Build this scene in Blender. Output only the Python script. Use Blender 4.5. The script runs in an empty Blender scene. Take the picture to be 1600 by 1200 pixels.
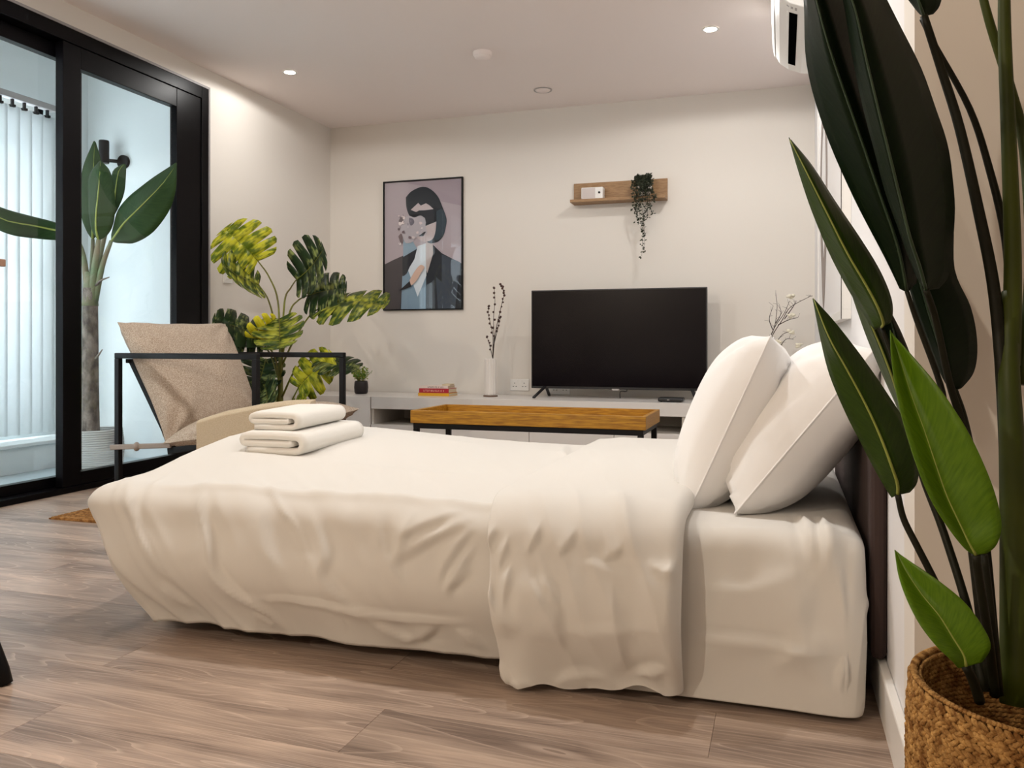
import bpy, bmesh, math, random
import numpy as np
from mathutils import Vector, Matrix
random.seed(7); np.random.seed(7)
scn = bpy.context.scene
COL = scn.collection

# ---------------------------------------------------------------- camera, sky, exposure
cam = bpy.data.cameras.new('camera'); camo = bpy.data.objects.new('camera', cam); COL.objects.link(camo)
camo.location = (0, 0, .75); camo.rotation_euler = (math.pi/2, 0, .3154)
cam.sensor_width = 36; cam.lens = 1294/1600*36; cam.shift_y = -(600-538.2)/1600; cam.clip_start = .02
scn.camera = camo
w = bpy.data.worlds.new('sky'); scn.world = w; w.use_nodes = True
bg = w.node_tree.nodes['Background']; bg.inputs[0].default_value = (.88, .96, 1, 1); bg.inputs[1].default_value = 3.9
scn.view_settings.view_transform = 'Standard'; scn.view_settings.look = 'None'
scn.view_settings.exposure = 0.64; scn.view_settings.gamma = 1; scn.view_settings.use_curve_mapping = False
LAMP_W = 70.0
NEUT, WHITE, WARM = (1, .98, .95), (1, .98, .95), (1, .87, .71)     # lamp tints; WARM gives the added rear fill its warm cast
# x, y, strength, tint of every ceiling downlight, added fill included
LAMPS = [(-2.955, 4.535, .145, NEUT), (-.372, 4.627, .29, NEUT), (-2.6, 2.3, .40, WHITE), (-1.3, 2.3, .50, WHITE), (-.372, 2.3, .38, WHITE), (-2.3, -1.5, 1.55, WARM), (-.75, -1.5, .2, WARM)]  # last two are unseen fill, added to brighten the bed's near side
XL, XR, YB, ZC, YC = -3.42, .205, 5.82, 2.47, 1.486   # left wall, right wall, back wall, ceiling, wall corner by the basket

D = {'blades': [[((0.013,1.098,1.303),(0.016,1.088,1.301),(0.021,1.100,1.303)),((0.018,1.121,1.256),(0.029,1.061,1.212),(0.061,1.145,1.244)),((0.027,1.145,1.199),(0.045,1.066,1.142),(0.098,1.178,1.186)),((0.031,1.157,1.119),(0.061,1.082,1.092),(0.122,1.207,1.108)),((0.053,1.174,1.037),(0.086,1.111,1.027),(0.146,1.225,1.034)),((0.091,1.187,0.944),(0.117,1.142,0.943),(0.166,1.232,0.947)),((0.129,1.199,0.867),(0.142,1.171,0.876),(0.174,1.224,0.877)),((0.153,1.207,0.814),(0.156,1.197,0.820),(0.169,1.222,0.821))],
[((0.045,1.014,1.233),(0.053,0.995,1.230),(0.069,1.043,1.243)),((0.054,1.027,1.193),(0.061,0.998,1.172),(0.101,1.084,1.212)),((0.068,1.042,1.153),(0.077,1.003,1.129),(0.122,1.113,1.174)),((0.077,1.056,1.104),(0.089,1.018,1.082),(0.156,1.155,1.125)),((0.089,1.070,1.047),(0.103,1.032,1.027),(0.183,1.174,1.063)),((0.105,1.086,0.988),(0.118,1.048,0.971),(0.204,1.192,1.000)),((0.120,1.101,0.935),(0.133,1.074,0.922),(0.211,1.194,0.938)),((0.137,1.117,0.890),(0.145,1.088,0.878),(0.209,1.193,0.876)),((0.149,1.132,0.86),(0.159,1.114,0.846),(0.202,1.181,0.838)),((0.163,1.147,0.828),(0.170,1.139,0.818),(0.185,1.164,0.817))],
[((0.009,1.223,1.040),(0.010,1.223,1.037),(0.012,1.224,1.036)),((0.022,1.227,0.992),(0.033,1.199,0.982),(0.040,1.222,0.997)),((0.040,1.233,0.936),(0.059,1.197,0.925),(0.070,1.232,0.948)),((0.063,1.241,0.878),(0.084,1.205,0.873),(0.103,1.243,0.897)),((0.087,1.248,0.829),(0.108,1.213,0.830),(0.130,1.252,0.850)),((0.107,1.255,0.795),(0.123,1.218,0.800),(0.144,1.256,0.812)),((0.119,1.248,0.774),(0.131,1.231,0.780),(0.145,1.257,0.788)),((0.124,1.250,0.771),(0.130,1.241,0.774),(0.140,1.255,0.777))],
[((0.085,1.290,0.861),(0.087,1.290,0.859),(0.088,1.291,0.855)),((0.099,1.294,0.813),(0.105,1.265,0.811),(0.117,1.300,0.813)),((0.118,1.301,0.757),(0.128,1.272,0.757),(0.149,1.311,0.757)),((0.140,1.308,0.702),(0.148,1.279,0.703),(0.167,1.316,0.697)),((0.158,1.314,0.660),(0.161,1.294,0.661),(0.172,1.318,0.660)),((0.165,1.316,0.637),(0.166,1.306,0.638),(0.170,1.318,0.637))],
[((0.139,1.276,0.793),(0.142,1.277,0.795),(0.147,1.278,0.793)),((0.137,1.275,0.771),(0.146,1.257,0.773),(0.159,1.282,0.768)),((0.144,1.277,0.743),(0.153,1.259,0.744),(0.171,1.286,0.737)),((0.157,1.282,0.712),(0.165,1.263,0.708),(0.183,1.290,0.701)),((0.174,1.287,0.680),(0.180,1.279,0.681),(0.189,1.292,0.683))],
[((0.038,1.148,0.810),(0.039,1.148,0.809),(0.041,1.149,0.807)),((0.048,1.151,0.756),(0.056,1.123,0.760),(0.068,1.158,0.775)),((0.059,1.155,0.710),(0.077,1.129,0.720),(0.101,1.169,0.730)),((0.079,1.161,0.660),(0.100,1.137,0.675),(0.133,1.179,0.681)),((0.099,1.168,0.619),(0.118,1.143,0.634),(0.156,1.187,0.641)),((0.117,1.174,0.583),(0.131,1.147,0.598),(0.168,1.190,0.602)),((0.131,1.179,0.558),(0.14,1.160,0.572),(0.167,1.190,0.571)),((0.137,1.180,0.549),(0.142,1.172,0.556),(0.155,1.186,0.554))],
[((0.129,1.136,0.768),(0.129,1.136,0.767),(0.131,1.136,0.764)),((0.128,1.114,0.732),(0.139,1.128,0.732),(0.149,1.111,0.738)),((0.132,1.095,0.686),(0.150,1.116,0.689),(0.173,1.092,0.704)),((0.141,1.082,0.642),(0.163,1.105,0.646),(0.198,1.079,0.662)),((0.152,1.07,0.602),(0.174,1.098,0.607),(0.218,1.075,0.619)),((0.166,1.064,0.566),(0.185,1.091,0.570),(0.232,1.075,0.579)),((0.184,1.064,0.536),(0.198,1.084,0.538),(0.239,1.077,0.546)),((0.200,1.07,0.515),(0.206,1.077,0.518),(0.234,1.075,0.521)),((0.211,1.078,0.506),(0.213,1.079,0.506),(0.222,1.082,0.506))],
[((0.129,1.094,0.502),(0.130,1.094,0.501),(0.132,1.095,0.499)),((0.131,1.073,0.476),(0.141,1.082,0.479),(0.148,1.074,0.491)),((0.138,1.049,0.453),(0.156,1.071,0.456),(0.172,1.060,0.477)),((0.150,1.037,0.430),(0.172,1.060,0.437),(0.198,1.053,0.456)),((0.166,1.032,0.410),(0.185,1.054,0.415),(0.217,1.049,0.428)),((0.181,1.037,0.395),(0.195,1.052,0.398),(0.222,1.050,0.409)),((0.191,1.051,0.381),(0.198,1.053,0.385),(0.213,1.058,0.386))],
[((0.174,1.287,1.028),(0.187,1.291,1.030),(0.200,1.296,1.026)),((0.165,1.284,0.938),(0.184,1.269,0.935),(0.230,1.316,0.939)),((0.163,1.283,0.865),(0.178,1.267,0.862),(0.233,1.317,0.857)),((0.176,1.288,0.811),(0.189,1.271,0.810),(0.255,1.324,0.803)),((0.191,1.293,0.766),(0.202,1.275,0.766),(0.264,1.327,0.748)),((0.206,1.298,0.725),(0.213,1.279,0.728),(0.259,1.325,0.711)),((0.219,1.302,0.696),(0.224,1.293,0.699),(0.243,1.31,0.691)),((0.228,1.305,0.686),(0.231,1.306,0.686),(0.235,1.307,0.686))],
[((0.143,1.204,1.309),(0.145,1.204,1.311),(0.147,1.205,1.309)),((0.147,1.205,1.258),(0.156,1.187,1.249),(0.193,1.220,1.258)),((0.156,1.208,1.216),(0.166,1.190,1.207),(0.201,1.222,1.220)),((0.166,1.211,1.199),(0.172,1.192,1.189),(0.198,1.221,1.199)),((0.176,1.214,1.186),(0.177,1.204,1.182),(0.188,1.218,1.186))],
[((0.311,1.321,0.499),(0.313,1.322,0.501),(0.315,1.323,0.499)),((0.296,1.316,0.475),(0.304,1.308,0.477),(0.322,1.325,0.475)),((0.290,1.315,0.439),(0.300,1.307,0.441),(0.322,1.325,0.434)),((0.296,1.316,0.403),(0.302,1.308,0.406),(0.318,1.324,0.398)),((0.304,1.319,0.385),(0.306,1.320,0.385),(0.311,1.321,0.385))]],
'stalks': [([(0.156,1.197,0.820),(0.168,1.201,0.782),(0.196,1.200,0.698),(0.201,1.191,0.657),(0.218,1.175,0.57),(0.226,1.157,0.485),(0.237,1.129,0.335)],0.003,0.006),([(0.170,1.139,0.818),(0.185,1.164,0.781),(0.204,1.181,0.699),(0.225,1.188,0.625),(0.236,1.160,0.501),(0.242,1.130,0.335)],0.004,0.006),([(0.131,1.252,0.775),(0.148,1.247,0.722),(0.159,1.240,0.661),(0.176,1.214,0.578),(0.198,1.190,0.508),(0.221,1.155,0.414),(0.232,1.127,0.331)],0.003,0.006),([(0.142,1.172,0.556),(0.149,1.174,0.525),(0.163,1.168,0.494),(0.183,1.164,0.452),(0.214,1.153,0.382),(0.226,1.125,0.327)],0.004,0.005),([(0.213,1.079,0.506),(0.221,1.092,0.463),(0.232,1.106,0.400),(0.244,1.131,0.327)],0.005,0.006),([(0.232,1.127,0.496),(0.240,1.130,0.424),(0.249,1.133,0.327)],0.004,0.005),([(0.200,1.064,0.381),(0.21,1.078,0.361),(0.220,1.092,0.332)],0.005,0.006),([(0.231,1.306,0.686),(0.241,1.298,0.649),(0.245,1.258,0.592),(0.247,1.195,0.494),(0.250,1.144,0.327)],0.005,0.006),([(0.177,1.204,1.183),(0.201,1.222,1.114),(0.224,1.230,1.037),(0.248,1.238,0.927),(0.266,1.244,0.833),(0.274,1.236,0.731),(0.276,1.215,0.599),(0.277,1.195,0.456)],0.005,0.01),([(0.176,1.214,1.182),(0.197,1.242,1.153),(0.243,1.267,1.071),(0.268,1.276,0.992),(0.287,1.272,0.895),(0.289,1.251,0.799)],0.003,0.006),([(0.280,1.248,1.258),(0.281,1.249,1.156),(0.286,1.250,1.020),(0.291,1.252,0.867),(0.286,1.24,0.723)],0.007,0.012),([(0.255,1.272,1.246),(0.270,1.276,1.185),(0.299,1.296,1.100),(0.318,1.302,1.012),(0.320,1.282,0.852),(0.301,1.255,0.697)],0.005,0.009),([(0.287,1.250,0.820),(0.284,1.239,0.748),(0.281,1.227,0.698),(0.282,1.217,0.616),(0.280,1.196,0.497),(0.274,1.162,0.307)],0.010,0.019)],
'banana': [[((-3.874,3.890,1.951),(-3.867,3.892,1.954),(-3.859,3.894,1.943)),((-3.931,3.871,1.803),(-3.858,3.874,1.791),(-3.823,3.906,1.811)),((-3.946,3.866,1.652),(-3.865,3.871,1.648),(-3.802,3.913,1.652)),((-3.939,3.868,1.500),(-3.865,3.871,1.497),(-3.823,3.906,1.481)),((-3.895,3.883,1.379),(-3.877,3.888,1.368),(-3.859,3.894,1.379))],
[((-3.724,3.781,1.800),(-3.717,3.783,1.807),(-3.706,3.786,1.796)),((-3.776,3.764,1.727),(-3.681,3.742,1.724),(-3.661,3.801,1.734)),((-3.783,3.761,1.606),(-3.692,3.739,1.597),(-3.637,3.809,1.587)),((-3.780,3.763,1.495),(-3.702,3.735,1.488),(-3.640,3.808,1.477)),((-3.766,3.767,1.411),(-3.718,3.751,1.407),(-3.665,3.800,1.396)),((-3.734,3.777,1.352),(-3.727,3.780,1.345),(-3.706,3.786,1.352))],
[((-3.746,3.984,1.829),(-3.735,3.987,1.829),(-3.728,3.990,1.821)),((-3.804,3.965,1.783),(-3.756,3.96,1.779),(-3.728,3.990,1.768)),((-3.819,3.960,1.661),(-3.774,3.954,1.657),(-3.739,3.986,1.653)),((-3.819,3.960,1.565),(-3.785,3.950,1.554),(-3.772,3.976,1.565)),((-3.841,3.953,1.489),(-3.830,3.957,1.481),(-3.815,3.961,1.489))],
[((-3.166,3.752,1.749),(-3.163,3.754,1.742),(-3.163,3.754,1.731)),((-3.299,3.783,1.707),(-3.251,3.756,1.646),(-3.204,3.793,1.596)),((-3.414,3.787,1.651),(-3.361,3.763,1.564),(-3.287,3.829,1.489)),((-3.519,3.795,1.593),(-3.458,3.773,1.499),(-3.391,3.837,1.39)),((-3.593,3.792,1.527),(-3.535,3.769,1.437),(-3.503,3.821,1.330)),((-3.632,3.800,1.457),(-3.585,3.774,1.39),(-3.584,3.816,1.329)),((-3.672,3.808,1.354),(-3.665,3.810,1.343),(-3.651,3.815,1.335))],
[((-4.336,3.371,1.566),(-4.336,3.371,1.552),(-4.336,3.371,1.538)),((-4.213,3.442,1.550),(-4.17,3.414,1.487),(-4.196,3.448,1.423)),((-4.123,3.524,1.505),(-4.09,3.504,1.436),(-4.109,3.529,1.366)),((-4.064,3.638,1.480),(-4.030,3.607,1.423),(-4.064,3.638,1.356)),((-3.999,3.744,1.455),(-3.974,3.720,1.406),(-3.999,3.744,1.355)),((-3.894,3.778,1.403),(-3.894,3.778,1.385),(-3.894,3.778,1.362))]],
'banana_stalks': [([(-3.877,3.888,1.371),(-3.841,3.848,1.193),(-3.812,3.804,1.003)],0.01,0.022),([(-3.727,3.780,1.352),(-3.772,3.797,1.186),(-3.805,3.807,0.965)],0.012,0.03),([(-3.826,3.958,1.489),(-3.799,3.862,1.268),(-3.795,3.810,1.040)],0.01,0.02),([(-3.665,3.810,1.346),(-3.730,3.810,1.205),(-3.788,3.813,1.003)],0.01,0.02),([(-3.894,3.778,1.385),(-3.851,3.792,1.262),(-3.823,3.801,1.040)],0.01,0.02),([(-3.812,3.804,1.169),(-3.812,3.804,1.077),(-3.812,3.804,0.973)],0.03,0.044)],
'banana_trunk': [(-3.812,3.804,1.077),(-3.812,3.804,0.817),(-3.812,3.804,0.520),(-3.809,3.806,0.186)],
'banana_hooks': [([(-3.765,3.799,1.090),(-3.721,3.792,1.118),(-3.676,3.807,1.137)],0.009,0.003),([(-3.765,3.799,0.669),(-3.732,3.789,0.695),(-3.714,3.794,0.721)],0.009,0.003)],
'monstera': [((-3.005,4.278,1.249),(-3.141,4.160,1.440),(-2.939,4.353,1.398),2),((-2.972,4.237,1.102),(-3.100,4.037,1.173),(-2.939,4.037,1.029),1),((-2.820,4.391,1.141),(-2.601,4.410,1.291),(-2.876,4.478,1.315),0),((-2.726,4.369,1.044),(-2.510,4.387,1.118),(-2.530,4.275,0.968),0),((-2.601,4.358,0.980),(-2.229,4.321,1.054),(-2.338,4.180,0.939),1),((-2.931,4.197,0.781),(-3.054,3.999,0.926),(-3.013,4.276,0.905),0),((-2.982,4.233,0.781),(-3.086,4.094,0.735),(-2.880,4.004,0.670),0),((-2.801,4.187,0.904),(-2.701,4.062,0.699),(-2.645,4.185,0.847),1),((-2.837,4.228,0.875),(-2.936,4.143,0.743),(-2.876,4.057,0.846),3),((-2.694,4.222,0.495),(-2.499,4.180,0.684),(-2.502,4.179,0.523),2),((-2.552,4.268,0.664),(-2.338,4.233,0.648),(-2.371,4.117,0.607),0),((-2.994,4.334,0.664),(-3.005,4.278,0.464),(-2.873,4.321,0.511),0),((-2.928,4.303,0.464),(-2.959,4.188,0.364),(-2.974,4.183,0.508),0),((-2.744,4.206,0.383),(-2.569,4.158,0.427),(-2.707,4.270,0.447),2),((-2.946,4.245,0.513),(-2.83,4.178,0.349),(-2.787,4.192,0.480),0)],
'mon_stem': [(-2.880,4.319,0.25),(-2.880,4.319,0.356),(-2.880,4.319,0.549),(-2.865,4.303,0.723),(-2.872,4.301,0.897)],
'mon_petioles': [[(-2.872,4.301,0.723),(-2.883,4.297,1.012),(-2.946,4.297,1.160),(-3.005,4.278,1.249)],
[(-2.876,4.299,0.723),(-2.905,4.290,0.897),(-2.930,4.261,1.026),(-2.972,4.237,1.102)],
[(-2.861,4.304,0.723),(-2.855,4.327,1.013),(-2.844,4.373,1.093),(-2.820,4.391,1.141)],
[(-2.858,4.305,0.666),(-2.823,4.327,0.935),(-2.781,4.351,1.013),(-2.726,4.369,1.044)],
[(-2.858,4.305,0.627),(-2.777,4.311,0.781),(-2.681,4.332,0.926),(-2.601,4.358,0.980)],
[(-2.872,4.301,0.512),(-2.875,4.258,0.666),(-2.906,4.226,0.743),(-2.931,4.197,0.781)],
[(-2.872,4.301,0.512),(-2.905,4.269,0.666),(-2.946,4.245,0.750),(-2.982,4.233,0.781)],
[(-2.869,4.302,0.550),(-2.827,4.252,0.819),(-2.809,4.206,0.874),(-2.801,4.187,0.904)],
[(-2.869,4.302,0.550),(-2.851,4.276,0.781),(-2.841,4.248,0.857),(-2.837,4.228,0.875)],
[(-2.861,4.304,0.281),(-2.791,4.264,0.362),(-2.739,4.239,0.434),(-2.694,4.222,0.495)],
[(-2.858,4.305,0.435),(-2.743,4.258,0.591),(-2.655,4.256,0.652),(-2.552,4.268,0.664)],
[(-2.884,4.318,0.356),(-2.929,4.324,0.510),(-2.963,4.334,0.606),(-2.994,4.334,0.664)],
[(-2.884,4.318,0.279),(-2.895,4.314,0.356),(-2.910,4.309,0.433),(-2.928,4.303,0.464)],
[(-2.861,4.304,0.242),(-2.813,4.257,0.305),(-2.775,4.227,0.358),(-2.744,4.206,0.383)],
[(-2.884,4.318,0.279),(-2.898,4.292,0.358),(-2.923,4.263,0.455),(-2.946,4.245,0.513)]],
'bud_branches': [[(-1.954,5.55,0.650),(-1.941,5.54,0.787),(-1.942,5.53,0.923),(-1.932,5.53,1.058),(-1.934,5.52,1.148)],
[(-1.954,5.55,0.650),(-1.938,5.56,0.832),(-1.908,5.57,0.978),(-1.892,5.58,1.060),(-1.878,5.58,1.114),(-1.892,5.58,1.151),(-1.907,5.58,1.179)],
[(-1.954,5.55,0.650),(-1.950,5.54,0.809),(-1.966,5.53,0.900),(-1.977,5.52,0.968),(-1.972,5.52,1.022)],
[(-1.954,5.55,0.650),(-1.961,5.53,0.705),(-1.969,5.51,0.759),(-1.979,5.5,0.805)],
[(-1.949,5.55,0.741),(-1.935,5.58,0.833),(-1.924,5.59,0.888),(-1.913,5.6,0.947)]],
'bare_branches': [[(-0.116,5.5,0.600),(-0.085,5.5,0.763),(-0.046,5.48,0.863),(-0.031,5.47,0.984),(-0.039,5.47,1.073)],
[(-0.116,5.5,0.600),(-0.070,5.52,0.783),(-0.000,5.53,0.905),(0.049,5.53,0.985),(0.152,5.52,1.044),(0.182,5.52,1.055)],
[(-0.116,5.5,0.600),(-0.062,5.48,0.823),(0.010,5.47,0.943),(0.044,5.47,1.023)],
[(-0.116,5.5,0.600),(-0.047,5.54,0.742),(0.006,5.55,0.816),(0.068,5.55,0.832)],
[(-0.101,5.5,0.661),(-0.027,5.47,0.722),(0.022,5.46,0.782),(0.067,5.46,0.782)],
[(-0.058,5.5,0.844),(-0.078,5.5,0.913),(-0.054,5.5,0.994)],
[(-0.027,5.5,0.872),(0.037,5.5,0.904),(0.094,5.5,0.919)],
[(0.014,5.5,0.912),(0.068,5.5,0.992),(0.079,5.5,1.024)],
[(-0.039,5.5,0.884),(-0.008,5.5,0.944),(-0.016,5.5,0.993)]],
'wr_main': [([(-1.617,0.375),(-1.605,0.318),(-1.577,0.238),(-1.51,0.146)],0.012,0.01),([(-1.41,0.379),(-1.391,0.332),(-1.361,0.254),(-1.345,0.184),(-1.234,0.108),(-1.17,0.037)],0.013,0.014),([(-1.581,0.148),(-1.55,0.117),(-1.5,0.073)],0.015,0.008),([(-1.105,0.365),(-1.056,0.307),(-1.03,0.249),(-1.039,0.203),(-0.97,0.149),(-0.887,0.083)],0.014,0.01),([(-1.308,0.14),(-1.161,0.141),(-1.004,0.138),(-0.871,0.126),(-0.712,0.128),(-0.636,0.131)],0.006,0.008),([(-1.289,0.11),(-1.216,0.055)],0.012,0.006),([(-0.651,0.361),(-0.728,0.323),(-0.806,0.281),(-0.871,0.239)],0.01,0.009),([(-0.654,0.347),(-0.712,0.274),(-0.743,0.2)],0.009,0.009),([(-0.648,0.308),(-0.689,0.247),(-0.728,0.172)],0.008,0.007),([(-0.681,0.365),(-0.775,0.339),(-0.855,0.292)],0.01,0.007),([(-0.648,0.265),(-0.689,0.226),(-0.728,0.201)],0.008,0.006),([(-0.806,0.369),(-0.83,0.294),(-0.847,0.219)],0.01,0.006),([(-0.904,0.362),(-0.871,0.261),(-0.791,0.166)],0.014,0.006),([(-1.216,0.374),(-1.197,0.266),(-1.144,0.194)],0.014,0.006),([(-0.743,0.12),(-0.806,0.077),(-0.871,0.055)],0.01,0.006),([(-0.712,0.116),(-0.681,0.091),(-0.643,0.053)],0.01,0.006),([(-0.937,0.115),(-0.887,0.083),(-0.806,0.048)],0.012,0.006)],
'wr_fold': [([(-0.625,0.253),(-0.598,0.206),(-0.569,0.174),(-0.517,0.158)],0.012,0.012),([(-0.554,0.273),(-0.561,0.223),(-0.569,0.181)],0.008,0.007),([(-0.529,0.254),(-0.489,0.216),(-0.453,0.171),(-0.432,0.105)],0.012,0.008),([(-0.496,0.257),(-0.46,0.225),(-0.425,0.188)],0.01,0.007),([(-0.489,0.347),(-0.506,0.318),(-0.525,0.282)],0.008,0.006),([(-0.411,0.342),(-0.432,0.317),(-0.453,0.292)],0.008,0.006),([(-0.591,0.34),(-0.613,0.31),(-0.624,0.267)],0.01,0.008),([(-0.561,0.328),(-0.576,0.285),(-0.583,0.242)],0.008,0.006),([(-0.308,0.326),(-0.335,0.304),(-0.362,0.295)],0.008,0.006),([(-0.46,0.159),(-0.349,0.171),(-0.202,0.19)],0.006,0.005),([(-0.209,0.301),(-0.222,0.274),(-0.268,0.296)],0.01,0.008),([(-0.202,0.328),(-0.215,0.248),(-0.213,0.156)],0.014,0.008),([(-0.335,0.264),(-0.321,0.158),(-0.301,0.066)],0.018,0.007),([(-0.606,0.099),(-0.576,0.047),(-0.561,0.027)],0.012,0.01),([(-0.295,0.054),(-0.255,0.092),(-0.215,0.103)],0.01,0.008),([(-0.474,0.038),(-0.418,0.066),(-0.335,0.062)],0.01,0.005),([(-0.418,0.284),(-0.349,0.276),(-0.268,0.243)],0.012,0.005)],
'wr_sheet': [([(-0.202,0.14),(-0.126,0.142),(-0.027,0.144),(0.045,0.136),(0.132,0.144)],0.006,0.008),([(-0.027,0.087),(0.045,0.146),(0.115,0.167)],0.02,0.008),([(-0.202,0.236),(-0.088,0.24),(-0.015,0.26),(0.045,0.297)],0.03,0.006),([(0.092,0.388),(0.103,0.302),(0.143,0.182)],0.016,0.008),([(0.021,0.358),(0.033,0.233),(0.057,0.073)],0.02,0.005),([(0.138,0.132),(0.151,0.11),(0.156,0.061)],0.008,0.006),([(0.103,0.054),(0.115,0.105),(0.132,0.132)],0.008,0.006)]}

# ---------------------------------------------------------------- helpers
def nmat(name, col, rough=.5, metal=0, spec=.5, bump=None, var=None, emit=None, coat=0, trans=0, sheen=0):
    m = bpy.data.materials.new(name); m.use_nodes = True
    nt = m.node_tree; b = nt.nodes['Principled BSDF']
    b.inputs['Base Color'].default_value = (*col, 1); b.inputs['Roughness'].default_value = rough
    b.inputs['Metallic'].default_value = metal; b.inputs['Specular IOR Level'].default_value = spec
    if coat: b.inputs['Coat Weight'].default_value = coat; b.inputs['Coat Roughness'].default_value = .03
    if sheen: b.inputs['Sheen Weight'].default_value = sheen
    tc = nt.nodes.new('ShaderNodeTexCoord')
    if var:   # (second colour, scale, (sx,sy,sz) stretch)
        mp = nt.nodes.new('ShaderNodeMapping'); mp.inputs['Scale'].default_value = var[2] if len(var) > 2 else (1, 1, 1)
        nz = nt.nodes.new('ShaderNodeTexNoise'); nz.inputs['Scale'].default_value = var[1]; nz.inputs['Detail'].default_value = 6
        rp = nt.nodes.new('ShaderNodeValToRGB'); rp.color_ramp.elements[0].position = .35; rp.color_ramp.elements[1].position = .65
        rp.color_ramp.elements[0].color = (*col, 1); rp.color_ramp.elements[1].color = (*var[0], 1)
        nt.links.new(tc.outputs['Object'], mp.inputs[0]); nt.links.new(mp.outputs[0], nz.inputs[0])
        nt.links.new(nz.outputs[0], rp.inputs[0]); nt.links.new(rp.outputs[0], b.inputs['Base Color'])
    if bump:  # (scale, strength, distance)
        nz2 = nt.nodes.new('ShaderNodeTexNoise'); nz2.inputs['Scale'].default_value = bump[0]; nz2.inputs['Detail'].default_value = 4
        bp = nt.nodes.new('ShaderNodeBump'); bp.inputs['Strength'].default_value = bump[1]; bp.inputs['Distance'].default_value = bump[2] if len(bump) > 2 else .002
        nt.links.new(tc.outputs['Object'], nz2.inputs[0]); nt.links.new(nz2.outputs[0], bp.inputs['Height']); nt.links.new(bp.outputs[0], b.inputs['Normal'])
    if emit: b.inputs['Emission Color'].default_value = (*emit[0], 1); b.inputs['Emission Strength'].default_value = emit[1]
    if trans:
        out = nt.nodes['Material Output']; tr = nt.nodes.new('ShaderNodeBsdfTranslucent'); mx = nt.nodes.new('ShaderNodeMixShader')
        tr.inputs[0].default_value = (*[min(1, c*1.6) for c in col], 1); mx.inputs[0].default_value = trans
        if var: nt.links.new(rp.outputs[0], tr.inputs[0])
        nt.links.new(b.outputs[0], mx.inputs[1]); nt.links.new(tr.outputs[0], mx.inputs[2]); nt.links.new(mx.outputs[0], out.inputs[0])
    return m

def glass_mat(name, tint=(1, 1, 1), refl=1.0):
    m = bpy.data.materials.new(name); m.use_nodes = True; nt = m.node_tree; nt.nodes.clear()
    o = nt.nodes.new('ShaderNodeOutputMaterial'); mx = nt.nodes.new('ShaderNodeMixShader')
    t = nt.nodes.new('ShaderNodeBsdfTransparent'); t.inputs[0].default_value = (*tint, 1)
    g = nt.nodes.new('ShaderNodeBsdfGlossy'); g.inputs['Roughness'].default_value = .01
    fr = nt.nodes.new('ShaderNodeFresnel'); fr.inputs[0].default_value = 1.45
    ge = nt.nodes.new('ShaderNodeNewGeometry'); iv = nt.nodes.new('ShaderNodeMath'); iv.operation = 'SUBTRACT'; iv.inputs[0].default_value = 1
    ml = nt.nodes.new('ShaderNodeMath'); ml.operation = 'MULTIPLY'; nt.links.new(ge.outputs['Backfacing'], iv.inputs[1])
    nt.links.new(fr.outputs[0], ml.inputs[0]); nt.links.new(iv.outputs[0], ml.inputs[1]); nt.links.new(ml.outputs[0], mx.inputs[0])
    nt.links.new(t.outputs[0], mx.inputs[1]); nt.links.new(g.outputs[0], mx.inputs[2]); nt.links.new(mx.outputs[0], o.inputs[0])
    return m

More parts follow.
